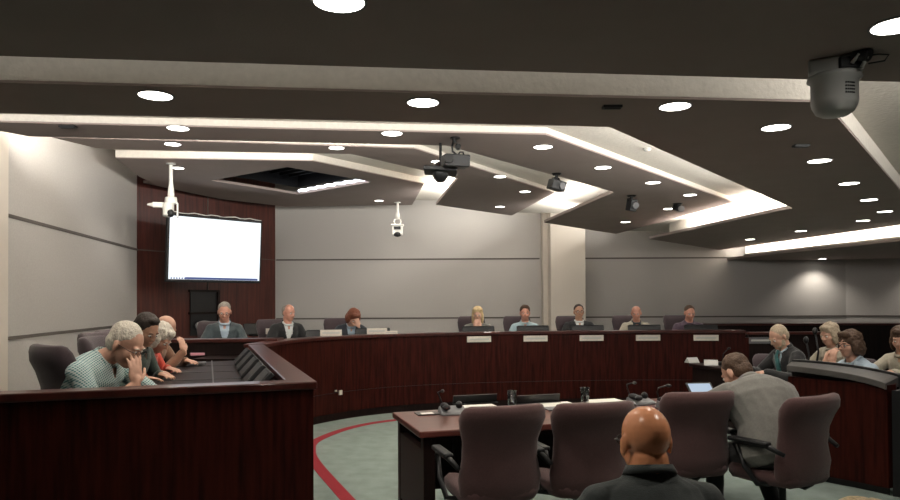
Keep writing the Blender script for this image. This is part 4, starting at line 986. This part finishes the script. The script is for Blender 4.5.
# man in the black suit
fdr = V((-.97, -.10))
r = seat_from(779, 7.25, fdr, .32)
person('grey haired man in a black suit and teal tie writing at the staff desk', (r.x, r.y, 0), face(*fdr), hair='short', hairm='hfair', shirt='clight', jacket='cblack', tie='cteal', lean=.32, head=(.50, 0.1, 0), vox=.0065, beard='hfair', seat=.47, build=1.05,
    arms=dict(L=dict(w=(.14, -.44, .80)), R=dict(w=(-.12, -.46, .80))))
gchair2(r.x+.03, r.y, -.97, -.1, 'grey plum chair under the man in the black suit')
p = at_y(766, 356, 8.3); gchair2(p.x, p.y, -.7, -.7, 'grey plum chair further behind the man in the black suit')
p = at_z(784, 371, .98)
# curved wing cabinet nearest on the right
WZ = .97
k0, k1 = V((2.98, 6.10)), V((3.52, 5.45))
wf = smooth_line([(2.98, 6.10), (3.15, 5.86), (3.32, 5.64), (3.44, 5.45)], 5)
kd = (k1-k0).normalized(); kn = V((-kd.y, kd.x))
if kn.y < 0: kn = -kn
t = thing('wing_cabinet', 'dark wood end cabinet with curved grey top standing right of the witness table', 'cabinet', (k1.x, k1.y, 0))
e2 = V((4.25, 6.35)); bk = [(4.6, 6.0), (4.05, 6.9), (3.30, 6.75)]
MB().prism(wf+[(3.53, 5.48), (3.60, 5.58), (3.45, 5.85), (3.22, 6.18), (3.06, 6.20)], .06, WZ-.10).build('carcass', 'wood', t, world=True)
MB().prism([tuple(V(p)+kn*.04) for p in wf]+[(3.54, 5.60), (3.40, 5.84), (3.18, 6.14), (3.10, 6.15)], 0, .06).build('plinth', 'black', t, world=True)
# sloped top: high at the far left, dipping to the near right corner
top = []
for i, p in enumerate(wf):
    f_ = i/(len(wf)-1); p = V(p); zf = WZ+.00-.085*f_**2; n2 = kn
    o_ = p-n2*.03; i_ = p+n2*(.07+.20*f_); zi = zf+.030-.0*f_
    top.append([V((*o_, zf-.05)), V((*o_, zf)), V((*i_, zi)), V((*i_, zi-.08))])
MB().loft(top).build('sloped_top', 'greytop', t, world=True, bevel=.005)
rim = []
for i, p in enumerate(wf):
    f_ = i/(len(wf)-1); p = V(p)+kn*(.07+.20*f_); zf = WZ+.030-.085*f_**2
    rim.append([V((*p, zf-.3)), V((*p, zf+.018)), V((*(p+kn*.04), zf+.018)), V((*(p+kn*.04), zf-.3))])
MB().loft(rim).build('raised_rim', 'black', t, world=True, bevel=.004)
MB().prism([(3.47, 5.44), (3.60, 5.54), (4.45, 6.10), (4.55, 5.98), (3.62, 5.36)], 0, WZ-.14).build('end_panel', 'black', t, world=True)
# woman in blue and white, the people beside her
fw2 = V((-.98, -.12))
r = seat_from(846, 6.15, fw2, .38)
person('brown haired woman in pale blue top, hands before her mouth, behind the wing cabinet', (r.x, r.y, 0), face(*fw2), hair='curly', hairm='hbrown', shirt='clight', s=.95, lean=.38, head=(.12, .1, 0), vox=.006, glasses=True, build=.95, sleeves=.5, seat=.46,
    arms=dict(L=dict(w=(.05, -.40, .99), hint=(1, -.5, -1), d=(-.1, .15, 1), n=(-.3, 1, 0), curl=.9), R=dict(w=(-.05, -.40, .97), hint=(-1, -.5, -1), d=(.1, .1, 1), n=(.3, 1, 0), curl=.9)))
gchair2(r.x+.04, r.y, -.98, -.12, 'grey plum chair under the brown haired woman in pale blue')
r = seat_from(829, 7.7, (-.9, -.3), .3)
person('person with fair hair partly hidden left of the woman in pale blue', (r.x, r.y, 0), face(-.9, -.3), hair='bob', hairm='hfair', shirt='cbeige', lean=.3, head=(.3, 0, 0), vox=.0075, seat=.46)
gchair2(r.x+.03, r.y+.02, -.9, -.3, 'grey plum chair under the fair haired person behind the woman in blue')
r = seat_from(899, 6.9, (-.9, -.4), .3)
person('person in an olive top cut by the right edge, hands resting on the desk', (r.x, r.y, 0), face(-.9, -.4), hair='bob', hairm='hbrown', shirt='cbeige', lean=.3, head=(.3, .3, 0), vox=.0075, seat=.45, arms=dict(L=dict(w=(.1, -.44, .84)), R=dict(w=(-.12, -.46, .84))))
gchair2(r.x+.03, r.y, -.9, -.4, 'grey plum chair under the person cut by the right edge')
# desk the women sit at
t = thing('wing_desk', 'small dark side desk under the hands of the person at the right edge', 'desk', (4.3, 6.62, 0), face(-.9, -.4))
MB().box((0, 0, .755), (.55, .38, .03)).build('desk_top', 'darkwood', t, bevel=.004); MB().box((0, .05, .37), (.45, .06, .74)).build('pedestal', 'darkwood', t)
# two black microphones on stalks behind the cabinet
for px, py, lab in ((806, 340, 'black microphone on a stalk right of the man in the black suit'), (815, 331, 'black microphone on a taller stalk left of the woman in blue')):
    p = at_y(px, py, 6.5); t = thing('stalk_microphone', lab, 'microphone', (p.x, p.y, WZ-.1), 0, 'stalk microphones behind the wing cabinet')
    hz = p.z-(WZ-.1)
    MB().lathe([(.001, 0), (.06, 0), (.05, .02), (.001, .025)]).build('base', 'black', t); MB().tube([(0, 0, .01), (.03, 0, hz*.5), (0, 0, hz)], .009).build('stalk', 'black', t, smooth=True); MB().ell((0, 0, hz), (.024, .024, .034)).build('head', 'black', t, smooth=True)
